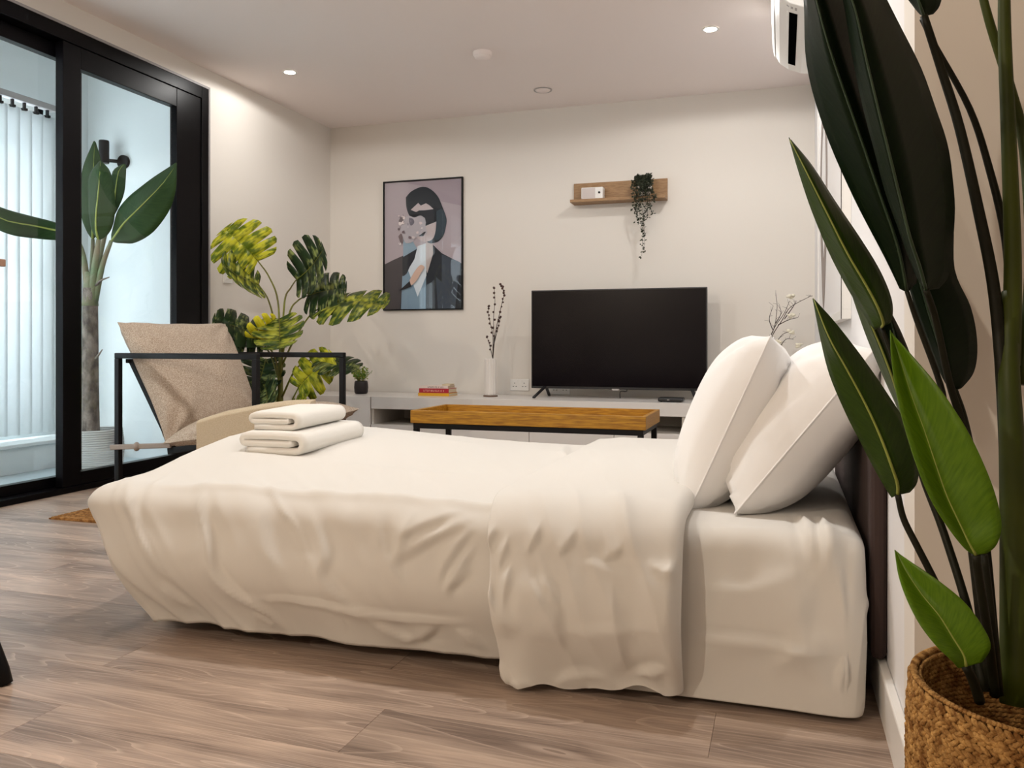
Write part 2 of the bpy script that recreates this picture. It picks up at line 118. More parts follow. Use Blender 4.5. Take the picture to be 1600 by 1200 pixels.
class MB:
    def __init__(s): s.v = []; s.f = []; s.m = []; s.uv = None
    def add(s, vs, fs, m=0):
        k = len(s.v); s.v += [tuple(map(float, p)) for p in vs]
        s.f += [tuple(k+i for i in f) for f in fs]; s.m += [m]*len(fs); return s
    def box(s, x0, x1, y0, y1, z0, z1, m=0):
        return s.add([(x, y, z) for x in (x0, x1) for y in (y0, y1) for z in (z0, z1)],
                     [(0, 1, 3, 2), (4, 6, 7, 5), (0, 4, 5, 1), (2, 3, 7, 6), (0, 2, 6, 4), (1, 5, 7, 3)], m)
    def bar(s, a, b, wd, ht, m=0, up=(0, 0, 1)):
        a = Vector(a); b = Vector(b); d = (b-a).normalized(); u = Vector(up)
        if abs(d.dot(u)) > .95: u = Vector((1, 0, 0))
        sd = d.cross(u).normalized()*wd/2; u2 = sd.cross(d).normalized()*ht/2
        P = [p+i*sd+j*u2 for p in (a, b) for i in (-1, 1) for j in (-1, 1)]
        return s.add(P, [(0, 1, 3, 2), (4, 6, 7, 5), (0, 4, 5, 1), (2, 3, 7, 6), (0, 2, 6, 4), (1, 5, 7, 3)], m)
    def tube(s, pts, r0, r1=None, n=8, m=0, cap=True):
        r1 = r0 if r1 is None else r1; P = [Vector(p) for p in pts]; k = len(s.v); N = len(P)
        t0 = (P[1]-P[0]).normalized(); u = t0.orthogonal().normalized()
        for i, p in enumerate(P):
            t = (P[min(i+1, N-1)]-P[max(i-1, 0)]).normalized(); u = (u-t*u.dot(t)).normalized(); w_ = t.cross(u)
            r = r0+(r1-r0)*i/(N-1)
            for j in range(n):
                a = 2*math.pi*j/n; s.v.append(tuple(p+r*(math.cos(a)*u+math.sin(a)*w_)))
        for i in range(N-1):
            for j in range(n):
                s.f.append((k+i*n+j, k+i*n+(j+1) % n, k+(i+1)*n+(j+1) % n, k+(i+1)*n+j)); s.m.append(m)
        if cap:
            s.f.append(tuple(k+j for j in reversed(range(n)))); s.m.append(m)
            s.f.append(tuple(k+(N-1)*n+j for j in range(n))); s.m.append(m)
        return s
    def lathe(s, c, prof, n=32, m=0, flute=0, nf=0):
        k = len(s.v)
        for r, z in prof:
            for j in range(n):
                a = 2*math.pi*j/n; rr = r*(1+flute*math.cos(nf*a)) if nf else r
                s.v.append((c[0]+rr*math.cos(a), c[1]+rr*math.sin(a), c[2]+z))
        for i in range(len(prof)-1):
            for j in range(n):
                s.f.append((k+i*n+j, k+i*n+(j+1) % n, k+(i+1)*n+(j+1) % n, k+(i+1)*n+j)); s.m.append(m)
        return s
    def grid(s, A, m=0, wrap=False):
        n, q = A.shape[:2]; k = len(s.v); s.v += [tuple(p) for p in A.reshape(-1, 3).tolist()]
        for i in range(n-1):
            for j in range(q if wrap else q-1):
                j2 = (j+1) % q
                s.f.append((k+i*q+j, k+i*q+j2, k+(i+1)*q+j2, k+(i+1)*q+j)); s.m.append(m)
        return s
    def ball(s, c, r, n=8, k=5, m=0, sc=(1, 1, 1)):
        return s.lathe2(c, [(r*math.sin(math.pi*i/k), -r*math.cos(math.pi*i/k)) for i in range(k+1)], n, m, sc)
    def lathe2(s, c, prof, n, m, sc):
        k0 = len(s.v); s.lathe((0, 0, 0), prof, n, m)
        for i in range(k0, len(s.v)):
            p = s.v[i]; s.v[i] = (c[0]+p[0]*sc[0], c[1]+p[1]*sc[1], c[2]+p[2]*sc[2])
        return s
    def xform(s, fn): s.v = [tuple(fn(Vector(p))) for p in s.v]; return s
    def build(s, name, mats, parent=None, loc=None, smooth=False, bevel=0, bseg=2, solid=0, sub=0, uv=None, link=True):
        o = base_of(parent) if parent else Vector(loc or (0, 0, 0))
        me = bpy.data.meshes.new(name); me.from_pydata([(p[0]-o.x, p[1]-o.y, p[2]-o.z) for p in s.v], [], s.f)
        mats = mats if isinstance(mats, (list, tuple)) else [mats]
        for m_ in mats: me.materials.append(m_)
        if len(mats) > 1: me.polygons.foreach_set('material_index', s.m)
        if uv is not None:
            L = me.uv_layers.new(name='UVMap'); idx = np.zeros(len(me.loops), dtype=np.int32); me.loops.foreach_get('vertex_index', idx)
            L.data.foreach_set('uv', np.asarray(uv, dtype=np.float32)[idx].ravel())
        bm = bmesh.new(); bm.from_mesh(me); bmesh.ops.recalc_face_normals(bm, faces=bm.faces[:]) if not solid else None
        bm.to_mesh(me); bm.free()
        if smooth: me.polygons.foreach_set('use_smooth', [True]*len(me.polygons))
        ob = bpy.data.objects.new(name, me); COL.objects.link(ob)
        if parent: ob.parent = parent
        else: ob.location = o
        if solid:
            md = ob.modifiers.new('thick', 'SOLIDIFY'); md.thickness = solid; md.offset = 0
        if bevel:
            md = ob.modifiers.new('bevel', 'BEVEL'); md.width = bevel; md.segments = bseg; md.limit_method = 'ANGLE'; md.angle_limit = .6
        if sub:
            md = ob.modifiers.new('sub', 'SUBSURF'); md.levels = sub; md.render_levels = sub
        return ob

def base_of(o):
    p = Vector((0, 0, 0))
    while o: p += o.location; o = o.parent
    return p
def thing(name, label, cat, loc=(0, 0, 0), group=None):
    o = bpy.data.objects.new(name, None); COL.objects.link(o); o.location = loc; o.empty_display_size = .05
    o['label'] = label; o['category'] = cat
    if group: o['group'] = group
    return o
def tag(o, label, cat, group=None):
    o['label'] = label; o['category'] = cat
    if group: o['group'] = group
    return o
def struct(o): o['kind'] = 'structure'; return o
def copy_tree(o, parent=None):
    c = o.copy(); COL.objects.link(c)
    if parent: c.parent = parent
    for ch in list(o.children): copy_tree(ch, c)
    return c
def sm(x): return x*x*(3-2*x)
def catmull(P, n):
    P = np.asarray(P, float); Q = np.concatenate([[2*P[0]-P[1]], P, [2*P[-1]-P[-2]]]); out = []
    for i in range(len(P)-1):
        p0, p1, p2, p3 = Q[i:i+4]
        for k in range(n):
            t = k/n; out.append(.5*((2*p1)+(-p0+p2)*t+(2*p0-5*p1+4*p2-p3)*t*t+(-p0+3*p1-3*p2+p3)*t**3))
    out.append(P[-1]); return np.array(out)

# ---------------------------------------------------------------- materials
def lin(r, g, b): return tuple(((c/255)/12.92 if c/255 <= .04045 else ((c/255+.055)/1.055)**2.4) for c in (r, g, b))
M = {}
M['wall'] = nmat('painted_wall', lin(229, 223, 215), .75, spec=.25, bump=(90, .05, .001))
M['wallwhite'] = nmat('whiter_right_wall', lin(236, 235, 236), .75, spec=.25, bump=(90, .05, .001))  # right wall only, whiter and cooler than the other walls
M['ceil'] = nmat('painted_ceiling', lin(246, 236, 232), .85, spec=.2)
M['skirt'] = nmat('gloss_skirting', lin(236, 233, 228), .35)
M['white'] = nmat('white_plastic', lin(236, 234, 230), .35)
M['black'] = nmat('black_powder_coat', lin(12, 11, 13), .5, spec=.22)
M['frame'] = nmat('black_aluminium', lin(7, 6, 8), .35, spec=.12)
M['trimgrey'] = nmat('grey_bead', lin(150, 146, 146), .5)
M['cotton'] = nmat('white_cotton', lin(220, 216, 209), .85, spec=.2, bump=(420, .10, .0006), sheen=.15)
M['linen'] = nmat('white_pillowcase', lin(240, 238, 236), .85, spec=.2, bump=(420, .10, .0006), sheen=.15)
def rumple(m, scale, stretch, dist, strength):
    """a second, larger bump of soft creases under the weave"""
    nt = m.node_tree; b = nt.nodes['Principled BSDF']; old = b.inputs['Normal'].links[0].from_node
    tc = nt.nodes.new('ShaderNodeTexCoord'); mp = nt.nodes.new('ShaderNodeMapping'); mp.inputs['Scale'].default_value = stretch; mp.inputs['Rotation'].default_value = (0, .6, .2)
    nz = nt.nodes.new('ShaderNodeTexNoise'); nz.noise_type = 'RIDGED_MULTIFRACTAL'; nz.inputs['Scale'].default_value = scale; nz.inputs['Detail'].default_value = 3; nz.inputs['Distortion'].default_value = .8
    bp = nt.nodes.new('ShaderNodeBump'); bp.inputs['Strength'].default_value = strength; bp.inputs['Distance'].default_value = dist
    nt.links.new(tc.outputs['Object'], mp.inputs[0]); nt.links.new(mp.outputs[0], nz.inputs[0]); nt.links.new(nz.outputs[0], bp.inputs['Height']); nt.links.new(bp.outputs[0], old.inputs['Normal'])
rumple(M['cotton'], 4.2, (1.5, 1, .8), .006, .45); rumple(M['linen'], 4.5, (1, 1.3, 1), .006, .4); 
M['towel'] = nmat('white_terry', lin(240, 236, 228), .95, spec=.1, bump=(900, .7, .002), sheen=.3)
M['headboard'] = nmat('dark_brown_upholstery', lin(58, 42, 38), .85, bump=(300, .2))
M['bedbase'] = nmat('dark_bed_base', lin(40, 34, 32), .8)
M['canvas'] = nmat('beige_canvas', lin(200, 184, 158), .9, spec=.15, var=(lin(186, 168, 142), 260), bump=(700, .25, .001))
M['oatmeal'] = nmat('oatmeal_weave', lin(196, 181, 164), .92, spec=.15, var=(lin(150, 132, 116), 240), bump=(500, .5, .002))
M['cab'] = nmat('white_lacquer', lin(226, 222, 218), .3)
M['cabin'] = nmat('grey_niche', lin(205, 198, 188), .6)
M['oak'] = nmat('honey_oak', lin(186, 134, 30), .45, var=(lin(140, 92, 12), 5, (3, 34, 34)), bump=(60, .1))
M['oak2'] = nmat('shelf_oak', lin(168, 132, 92), .5, var=(lin(140, 106, 70), 6, (4, 40, 40)))
M['screen'] = nmat('tv_screen', (.004, .003, .005), .16, spec=.16)
M['tvblack'] = nmat('tv_plastic', (.012, .012, .013), .4)
M['jute'] = nmat('jute_braid', lin(196, 152, 92), .9, spec=.1, var=(lin(122, 82, 42), 80), bump=(420, .8, .003))
M['jutemat'] = nmat('jute_mat', lin(178, 132, 80), .9, spec=.1, var=(lin(112, 72, 36), 60), bump=(260, .6, .003))
M['soil'] = nmat('dark_pot_soil', lin(22, 17, 14), .95, spec=.05, bump=(60, .6, .01))
M['blackpot'] = nmat('black_ceramic', lin(28, 22, 24), .4)
M['ceramic'] = nmat('white_ceramic', lin(228, 222, 216), .35)
M['coaster'] = nmat('brown_coaster', lin(110, 84, 66), .6)
M['twig'] = nmat('dark_twig', lin(52, 36, 30), .8)
M['bud'] = nmat('brown_buds', lin(74, 50, 44), .8)
M['blossom'] = nmat('cream_blossom', lin(240, 234, 215), .8)
M['trunk'] = nmat('grey_bark', lin(150, 138, 128), .9, var=(lin(92, 82, 76), 22, (1, 1, .6)), bump=(60, .9, .01))
M['rope'] = nmat('white_rope', lin(205, 205, 202), .9)
M['blind'] = nmat('blind_fabric', lin(228, 233, 233), .8, trans=.38)
M['palmstem'] = nmat('palm_stem', lin(112, 126, 92), .6, var=(lin(132, 120, 96), 9))
M['bwall'] = nmat('balcony_wall_paint', lin(232, 236, 236), .8, spec=.2)
M['bfloor'] = nmat('balcony_floor_tile', lin(190, 200, 204), .5)
M['glass'] = glass_mat('clear_glass', (.97, .99, 1))
M['lens'] = nmat('lamp_lens', (1, 1, 1), .5, emit=((1, .93, .8), 28))
M['chrome'] = nmat('metal_ring', lin(200, 198, 194), .25, metal=1)
M['strap'] = nmat('grey_strap', lin(150, 140, 132), .9)
M['yellow'] = nmat('book_yellow', lin(224, 168, 30), .5); M['red'] = nmat('book_red', lin(176, 22, 44), .5)
M['bookwhite'] = nmat('book_white', lin(232, 214, 206), .5); M['paper'] = nmat('book_pages', lin(214, 196, 166), .8)
M['letter'] = nmat('spine_letter_pale', lin(238, 190, 170), .6); M['letterdark'] = nmat('spine_letter_dark', lin(70, 50, 48), .6)
M['grille'] = nmat('radio_grille', lin(206, 196, 192), .6); M['tan'] = nmat('tan_wood', lin(160, 122, 98), .6)
M['grey'] = nmat('pale_grey', lin(176, 170, 168), .6); M['greyart'] = nmat('grey_print', lin(150, 138, 132), .6)
M['artwhite'] = nmat('white_print', lin(238, 236, 236), .5)
M['petiole'] = nmat('green_stem', lin(120, 124, 34), .55, var=(lin(92, 84, 30), 8))
M['sgreen'] = nmat('strelitzia_stem', lin(70, 80, 18), .5, spec=.25, var=(lin(50, 60, 16), 6))
M['dstem'] = nmat('dark_stem', lin(28, 28, 16), .5, spec=.2)
M['tuft'] = nmat('bright_foliage', lin(92, 132, 42), .6, trans=.2); M['tuft2'] = nmat('olive_foliage', lin(140, 150, 60), .6, trans=.2)
M['trail'] = nmat('trailing_foliage', lin(38, 46, 32), .6, var=(lin(66, 70, 52), 40))

def leaf_mat(name, c1, c2, rough=.32, trans=.18, spec=.4):
    m = nmat(name, c1, rough, spec=spec); nt = m.node_tree; b = nt.nodes['Principled BSDF']
    uv = nt.nodes.new('ShaderNodeUVMap'); mp = nt.nodes.new('ShaderNodeMapping'); mp.inputs['Scale'].default_value = (4, 46, 1)
    wv = nt.nodes.new('ShaderNodeTexNoise'); wv.inputs['Scale'].default_value = 1.2; wv.inputs['Detail'].default_value = 3
    rp = nt.nodes.new('ShaderNodeValToRGB'); rp.color_ramp.elements[0].color = (*c1, 1); rp.color_ramp.elements[1].color = (*c2, 1)
    rp.color_ramp.elements[0].position = .3; rp.color_ramp.elements[1].position = .75
    bp = nt.nodes.new('ShaderNodeBump'); bp.inputs['Strength'].default_value = .15; bp.inputs['Distance'].default_value = .002
    nt.links.new(uv.outputs[0], mp.inputs[0]); nt.links.new(mp.outputs[0], wv.inputs[0]); nt.links.new(wv.outputs[0], rp.inputs[0])
    nt.links.new(rp.outputs[0], b.inputs['Base Color']); nt.links.new(wv.outputs[0], bp.inputs['Height']); nt.links.new(bp.outputs[0], b.inputs['Normal'])
    tr = nt.nodes.new('ShaderNodeBsdfTranslucent'); mx = nt.nodes.new('ShaderNodeMixShader'); mx.inputs[0].default_value = trans
    nt.links.new(rp.outputs[0], tr.inputs[0]); nt.links.new(b.outputs[0], mx.inputs[1]); nt.links.new(tr.outputs[0], mx.inputs[2])
    nt.links.new(mx.outputs[0], nt.nodes['Material Output'].inputs[0]); return m
M['leafshaded'] = leaf_mat('shaded_leaf', lin(14, 28, 14), lin(20, 36, 16), .45, .06, spec=.10)  # backlit leaves: their shade is put into the base colour
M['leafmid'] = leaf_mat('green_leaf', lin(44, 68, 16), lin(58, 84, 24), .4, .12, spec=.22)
M['leaflit'] = leaf_mat('lit_leaf', lin(80, 116, 10), lin(102, 138, 22), .38, .2, spec=.3)  # leaves of the same plant in the light, brightness put into the colour
M['banana'] = leaf_mat('palm_leaf', lin(40, 64, 34), lin(54, 78, 40), .45, .12, spec=.2)

def monstera_mat(name, c1, c2, lo, hi):
    m = nmat(name, c1, .42, spec=.25); nt = m.node_tree; b = nt.nodes['Principled BSDF']
    uv = nt.nodes.new('ShaderNodeUVMap'); tc = nt.nodes.new('ShaderNodeTexCoord')
    mp = nt.nodes.new('ShaderNodeMapping'); mp.inputs['Scale'].default_value = (3, 26, 1)
    nz = nt.nodes.new('ShaderNodeTexNoise'); nz.inputs['Scale'].default_value = 1.0; nz.inputs['Detail'].default_value = 5
    n2 = nt.nodes.new('ShaderNodeTexNoise'); n2.inputs['Scale'].default_value = 14
    ad = nt.nodes.new('ShaderNodeMath'); ad.operation = 'ADD'
    rp = nt.nodes.new('ShaderNodeValToRGB'); rp.color_ramp.elements[0].color = (*c1, 1); rp.color_ramp.elements[1].color = (*c2, 1)
    rp.color_ramp.elements[0].position = lo/2; rp.color_ramp.elements[1].position = hi/2
    hf = nt.nodes.new('ShaderNodeMath'); hf.operation = 'MULTIPLY'; hf.inputs[1].default_value = .5
    nt.links.new(uv.outputs[0], mp.inputs[0]); nt.links.new(mp.outputs[0], nz.inputs[0]); nt.links.new(tc.outputs['Object'], n2.inputs[0])
    nt.links.new(nz.outputs[0], ad.inputs[0]); nt.links.new(n2.outputs[0], ad.inputs[1]); nt.links.new(ad.outputs[0], hf.inputs[0]); nt.links.new(hf.outputs[0], rp.inputs[0])
    nt.links.new(rp.outputs[0], b.inputs['Base Color'])
    tr = nt.nodes.new('ShaderNodeBsdfTranslucent'); mx = nt.nodes.new('ShaderNodeMixShader'); mx.inputs[0].default_value = .25
    nt.links.new(rp.outputs[0], tr.inputs[0]); nt.links.new(b.outputs[0], mx.inputs[1]); nt.links.new(tr.outputs[0], mx.inputs[2])
    nt.links.new(mx.outputs[0], nt.nodes['Material Output'].inputs[0]); return m
DG, MG, CR, YE = lin(34, 54, 24), lin(74, 96, 28), lin(196, 196, 110), lin(226, 216, 40)
MON = [monstera_mat('monstera_dark', DG, lin(150, 158, 90), 1.0, 1.25), monstera_mat('monstera_mid', lin(56, 78, 24), lin(176, 176, 60), .92, 1.2),
       monstera_mat('monstera_gold', lin(100, 118, 26), lin(204, 200, 50), .85, 1.1), monstera_mat('monstera_yellow', YE, lin(240, 230, 70), .9, 1.1)]

def plank_mat():
    m = nmat('oak_laminate', (.2, .15, .12), .36, spec=.4); nt = m.node_tree; b = nt.nodes['Principled BSDF']
    tc = nt.nodes.new('ShaderNodeTexCoord'); oi = nt.nodes.new('ShaderNodeObjectInfo')
    cm = nt.nodes.new('ShaderNodeMath'); cm.operation = 'MULTIPLY'; cm.inputs[1].default_value = 61.0
    cb = nt.nodes.new('ShaderNodeCombineXYZ'); nt.links.new(oi.outputs['Random'], cm.inputs[0])
    for i in range(3): nt.links.new(cm.outputs[0], cb.inputs[i])
    ad = nt.nodes.new('ShaderNodeVectorMath'); ad.operation = 'ADD'; nt.links.new(tc.outputs['Object'], ad.inputs[0]); nt.links.new(cb.outputs[0], ad.inputs[1])
    def noise(scale, sv, det=6, dist=0):
        mp = nt.nodes.new('ShaderNodeMapping'); mp.inputs['Scale'].default_value = sv; nt.links.new(ad.outputs[0], mp.inputs[0])
        n = nt.nodes.new('ShaderNodeTexNoise'); n.inputs['Scale'].default_value = scale; n.inputs['Detail'].default_value = det; n.inputs['Distortion'].default_value = dist
        nt.links.new(mp.outputs[0], n.inputs[0]); return n
    fine = noise(6, (1.2, 34, 1)); broad = noise(1.6, (1.2, 6, 1), 4, .6); contour = noise(1.0, (.55, 4.6, 1), 2, .4)
    # cathedral grain: bands of a slow noise
    ml = nt.nodes.new('ShaderNodeMath'); ml.operation = 'MULTIPLY'; ml.inputs[1].default_value = 34.0; nt.links.new(contour.outputs[0], ml.inputs[0])
    fr = nt.nodes.new('ShaderNodeMath'); fr.operation = 'FRACT'; nt.links.new(ml.outputs[0], fr.inputs[0])
    ring = nt.nodes.new('ShaderNodeValToRGB'); e = ring.color_ramp.elements; e[0].position = 0; e[0].color = (1, 1, 1, 1); e[1].position = .2; e[1].color = (0, 0, 0, 1)
    nt.links.new(fr.outputs[0], ring.inputs[0])
    base = nt.nodes.new('ShaderNodeValToRGB'); e = base.color_ramp.elements
    e[0].position = .32; e[0].color = (*lin(108, 90, 80), 1); e[1].position = .70; e[1].color = (*lin(200, 176, 157), 1)
    mixn = nt.nodes.new('ShaderNodeMix'); mixn.data_type = 'FLOAT'; mixn.inputs[0].default_value = .34
    nt.links.new(broad.outputs[0], mixn.inputs[2]); nt.links.new(fine.outputs[0], mixn.inputs[3]); nt.links.new(mixn.outputs[0], base.inputs[0])
    lt = nt.nodes.new('ShaderNodeMix'); lt.data_type = 'RGBA'; lt.inputs[7].default_value = (*lin(212, 190, 172), 1)
    rm = nt.nodes.new('ShaderNodeMath'); rm.operation = 'MULTIPLY'; rm.inputs[1].default_value = .5; nt.links.new(ring.outputs[0], rm.inputs[0])
    nt.links.new(rm.outputs[0], lt.inputs[0]); nt.links.new(base.outputs[0], lt.inputs[6])
    hv = nt.nodes.new('ShaderNodeHueSaturation'); mr = nt.nodes.new('ShaderNodeMapRange'); mr.inputs[3].default_value = .84; mr.inputs[4].default_value = 1.12
    nt.links.new(oi.outputs['Random'], mr.inputs[0]); nt.links.new(mr.outputs[0], hv.inputs['Value']); nt.links.new(lt.outputs[2], hv.inputs['Color'])
    nt.links.new(hv.outputs[0], b.inputs['Base Color'])
    bp = nt.nodes.new('ShaderNodeBump'); bp.inputs['Strength'].default_value = .12; bp.inputs['Distance'].default_value = .001
    nt.links.new(fine.outputs[0], bp.inputs['Height']); nt.links.new(bp.outputs[0], b.inputs['Normal']); return m
M['plank'] = plank_mat()

# ---------------------------------------------------------------- the setting
XB, YR = 2.6, -2.3                      # the room goes on behind and to the right of the camera
fl = struct(MB().box(XL-.02, XB, YR, YB, -.06, -.0115).build('floor', M['bedbase']))
PW, PL = .192, 1.38; plank_mesh = {}
for r in range(int((YB-YR)/PW)+1):
    y = YR+r*PW; x = XL-.02-((r*.53) % 1)*PL
    while x < XB:
        a, b_ = max(x, XL-.02), min(x+PL, XB); x += PL
        if b_-a < .05: continue
        key = round(b_-a, 3); wd = min(PW, YB-y)
        if wd < .03: continue
        key = (key, round(wd, 3))
        if key not in plank_mesh:
            g = .0002; h = .0035; l2, w2 = (b_-a)/2-g, wd/2-g
            V = [(-l2, -w2, -.0105), (l2, -w2, -.0105), (l2, w2, -.0105), (-l2, w2, -.0105), (-l2, -w2, -.0006), (l2, -w2, -.0006), (l2, w2, -.0006), (-l2, w2, -.0006),
                 (-l2+.0005, -w2+.0005, 0), (l2-.0005, -w2+.0005, 0), (l2-.0005, w2-.0005, 0), (-l2+.0005, w2-.0005, 0)]
            me = bpy.data.meshes.new('plank')
            me.from_pydata(V, [], [(0, 3, 2, 1), (8, 9, 10, 11)]+[(i, (i+1) % 4, 4+(i+1) % 4, 4+i) for i in range(4)]+[(4+i, 4+(i+1) % 4, 8+(i+1) % 4, 8+i) for i in range(4)])
            me.materials.append(M['plank']); plank_mesh[key] = me
        o = bpy.data.objects.new('plank', plank_mesh[key]); COL.objects.link(o); o.parent = fl; o.location = ((a+b_)/2, y+wd/2, 0)
struct(MB().box(XL-.15, XB, YR, YB+.15, ZC, ZC+.12).build('ceiling', M['ceil']))
struct(MB().box(XL-.15, XB, YB, YB+.15, 0, ZC).build('wall_back', M['wall']))
D0, D1, DT = 1.75, 4.33, 2.335          # sliding door opening
struct(MB().box(XL-.15, XL, D1+.012, YB, 0, ZC).box(XL-.15, XL, YR, D0, 0, ZC).box(XL-.15, XL, D0, D1+.012, DT+.012, ZC).build('wall_left', M['wall']))
struct(MB().box(XR, XR+.12, YC+.12, YB, 0, ZC).build('wall_right', M['wallwhite']))
struct(MB().box(XR, XB, YC, YC+.12, 0, ZC).build('wall_right_return', M['wall']))
struct(MB().box(XL-.15, XB, YR-.12, YR, 0, ZC).build('wall_rear', M['wall']))
struct(MB().box(XB, XB+.12, YR, YC+.12, 0, ZC).build('wall_far_right', M['wall']))
def skirt(name, poly):
    mb = MB()
    for (x0, x1, y0, y1) in poly: mb.box(x0, x1, y0, y1, 0, .1)
    return struct(mb.build(name, M['skirt'], bevel=.004))
skirt('baseboard_right', [(XR-.018, XR, YC-.018, YB)]); skirt('baseboard_return', [(XR, XB, YC-.018, YC)])
skirt('baseboard_left', [(XL, XL+.018, D1+.03, YB-.018)]); skirt('baseboard_back', [(XL, XR-.018, YB-.018, YB)])
struct(MB().box(XL-.02, XL+.006, D1+.012, D1+.026, 0, DT+.026).box(XL-.02, XL+.006, D0, D1+.012, DT+.012, DT+.026).build('trim_1', M['trimgrey']))
# sliding glass door
door = struct(thing('door_1', 'x', 'x')); del door['category']; door['label'] = 'black framed sliding glass door onto the enclosed balcony'
fb = MB()
fb.box(XL-.13, XL+.004, D1-.05, D1+.012, 0, DT+.012); fb.box(XL-.13, XL+.004, D0, D0+.06, 0, DT); fb.box(XL-.13, XL+.004, D0+.06, D1-.05, DT-.06, DT+.012); fb.box(XL-.13, XL+.004, D0+.06, D1-.05, 0, .03)
fb.build('outer_frame', M['frame'], door, bevel=.003)
def sash(name, y0, y1, x, ws=(.1, .1), wt=.11, wb=.066):
    mb = MB(); z0, z1 = .031, DT-.061
    mb.box(x-.025, x+.025, y0, y0+ws[0], z0, z1); mb.box(x-.025, x+.025, y1-ws[1], y1, z0, z1)
    mb.box(x-.025, x+.025, y0+ws[0], y1-ws[1], z1-wt, z1); mb.box(x-.025, x+.025, y0+ws[0], y1-ws[1], z0, z0+wb)
    o = mb.build(name, M['frame'], door, bevel=.003)
    MB().box(x-.006, x+.006, y0+ws[0]-.01, y1-ws[1]+.01, z0+wb-.01, z1-wt+.01).build('pane', M['glass'], o); return o
s1 = sash('sliding_sash', 3.245, D1-.051, XL-.028, (.11, .215))
s2 = sash('fixed_sash', D0+.061, 3.425, XL-.092, (.1, .085), .075, .05)
MB().box(XL-.004, XL+.02, 2.83, 2.905, 1.108, 1.142).build('pull', M['tan'], s2, bevel=.004)['label'] = 'tan wooden pull on the glass'

# enclosed balcony beyond the door
BX, BY0, BY1 = -4.46, -.4, 4.45
struct(MB().box(BX-.3, XL-.15, BY0, BY1+.12, -.06, -.002).build('balcony_floor', M['bfloor']))
struct(MB().box(BX-.3, XL-.15, BY0, BY1+.12, 2.6, 2.7).build('balcony_ceiling', M['bwall']))
struct(MB().box(BX-.3, XL-.15, BY1, BY1+.12, -.002, 2.6).build('balcony_wall_end', M['bwall']))
struct(MB().box(BX-.3, XL-.15, BY0-.1, BY0, -.002, 2.6).build('balcony_wall_near', M['bwall']))
struct(MB().box(BX-.14, BX-.02, 4.12, BY1, .17, 2.6).box(BX-.14, BX-.02, BY0, 4.12, .12, .20).box(BX-.14, BX-.02, BY0, 4.12, 2.26, 2.6).build('balcony_wall_outer', M['bwall']))
struct(MB().box(-4.78, -4.222, BY0, BY1, -.002, .150).box(-4.78, -4.205, BY0, BY1, .150, .172).build('balcony_ledge', M['bwall'], bevel=.004))
wn = struct(thing('window_1', 'x', 'x')); del wn['category']; wn['label'] = 'balcony window behind the blinds'
mb = MB()
for y in (BY0, 1.1, 2.6, 4.07): mb.box(BX-.1, BX-.05, y, y+.05, .20, 2.26)
mb.box(BX-.1, BX-.05, BY0, 4.12, .20, .25).box(BX-.1, BX-.05, BY0, 4.12, 2.21, 2.26); mb.build('window_frame', M['white'], wn)
MB().box(BX-.08, BX-.07, BY0+.05, 4.07, .25, 2.21).build('window_pane', M['glass'], wn)

# vertical blinds
bl = thing('vertical_blind', 'white vertical slat blind hanging from a ceiling rail behind the left glass pane', 'blind', (BX+.06, 3.3, 0))
MB().box(BX+.035, BX+.085, 1.5, 4.10, 2.225, 2.262).build('head_rail', M['grey'], bl, bevel=.003)
sl = None; nsl = 0; y = 4.05
slat_me = hook_me = None
while y > 1.6:
    a = math.radians(74+6*math.sin(nsl*2.1)); c, s_ = math.cos(a), math.sin(a); mb = MB(); R = []
    for k in range(5):
        u = (k/4-.5)*.089; bow = .006*(1-(2*k/4-1)**2); R.append((c*u-s_*bow, s_*u+c*bow))
    A = np.array([[(BX+.06+x_, y+y_, z) for x_, y_ in R] for z in (2.185, .2)]); mb.grid(A); mb.build('slat', M['blind'], bl, solid=.0012, smooth=True)
    hb = MB().box(BX+.052, BX+.068, y-.006, y+.006, 2.183, 2.226).box(BX+.045, BX+.075, y-.012, y+.012, 2.178, 2.192); hb.build('hook', M['black'], bl)
    nsl += 1; y -= .083

# ---------------------------------------------------------------- ceiling fittings
def disc_ring(c, ro, ri, z0, z1, mb, m=0, n=28):
    return mb.lathe((c[0], c[1], 0), [(ri, z1), (ri, z0), (ro, z0), (ro, z1)], n, m)
lamp_lab = {0: 'lit round ceiling downlight nearest the sliding door', 1: 'lit round ceiling downlight above the television side near the air conditioner'}
more_lab = ['ceiling downlight over the foot of the bed', 'ceiling downlight over the middle of the bed', 'ceiling downlight over the pillows', 'unseen fill downlight added behind the camera on the left', 'unseen fill downlight added behind the camera on the basket side']
proto = None
for i, (x, y, s_, lc) in enumerate(LAMPS):
    lab = lamp_lab.get(i) or more_lab[i-2]
    if proto is None:
        t = proto = thing('ceiling_downlight', lab, 'ceiling light', (x, y, ZC), 'ceiling downlights')
        disc_ring((x, y), .046, .034, ZC-.004, ZC-.0005, MB()).build('rim', M['white'], t, smooth=False)
        MB().lathe((x, y, ZC), [(.0001, -.0035), (.02, -.004), (.034, -.002), (.034, -.0005)], 24).build('lens', M['lens'], t, smooth=True)
    else:
        t = copy_tree(proto); t.location = (x, y, ZC); t['label'] = lab  # the last two copies are the added unseen fill
    ld = bpy.data.lights.new('downlight_beam', 'SPOT'); ld.energy = LAMP_W*s_; ld.color = lc; ld.spot_size = math.radians(174); ld.spot_blend = .15; ld.shadow_soft_size = .03
    lo = bpy.data.objects.new('downlight_beam', ld); COL.objects.link(lo); lo.location = (x, y, ZC-.014)
sd = thing('smoke_detector', 'round white smoke detector on the ceiling', 'smoke detector', (-1.678, 4.582, ZC))
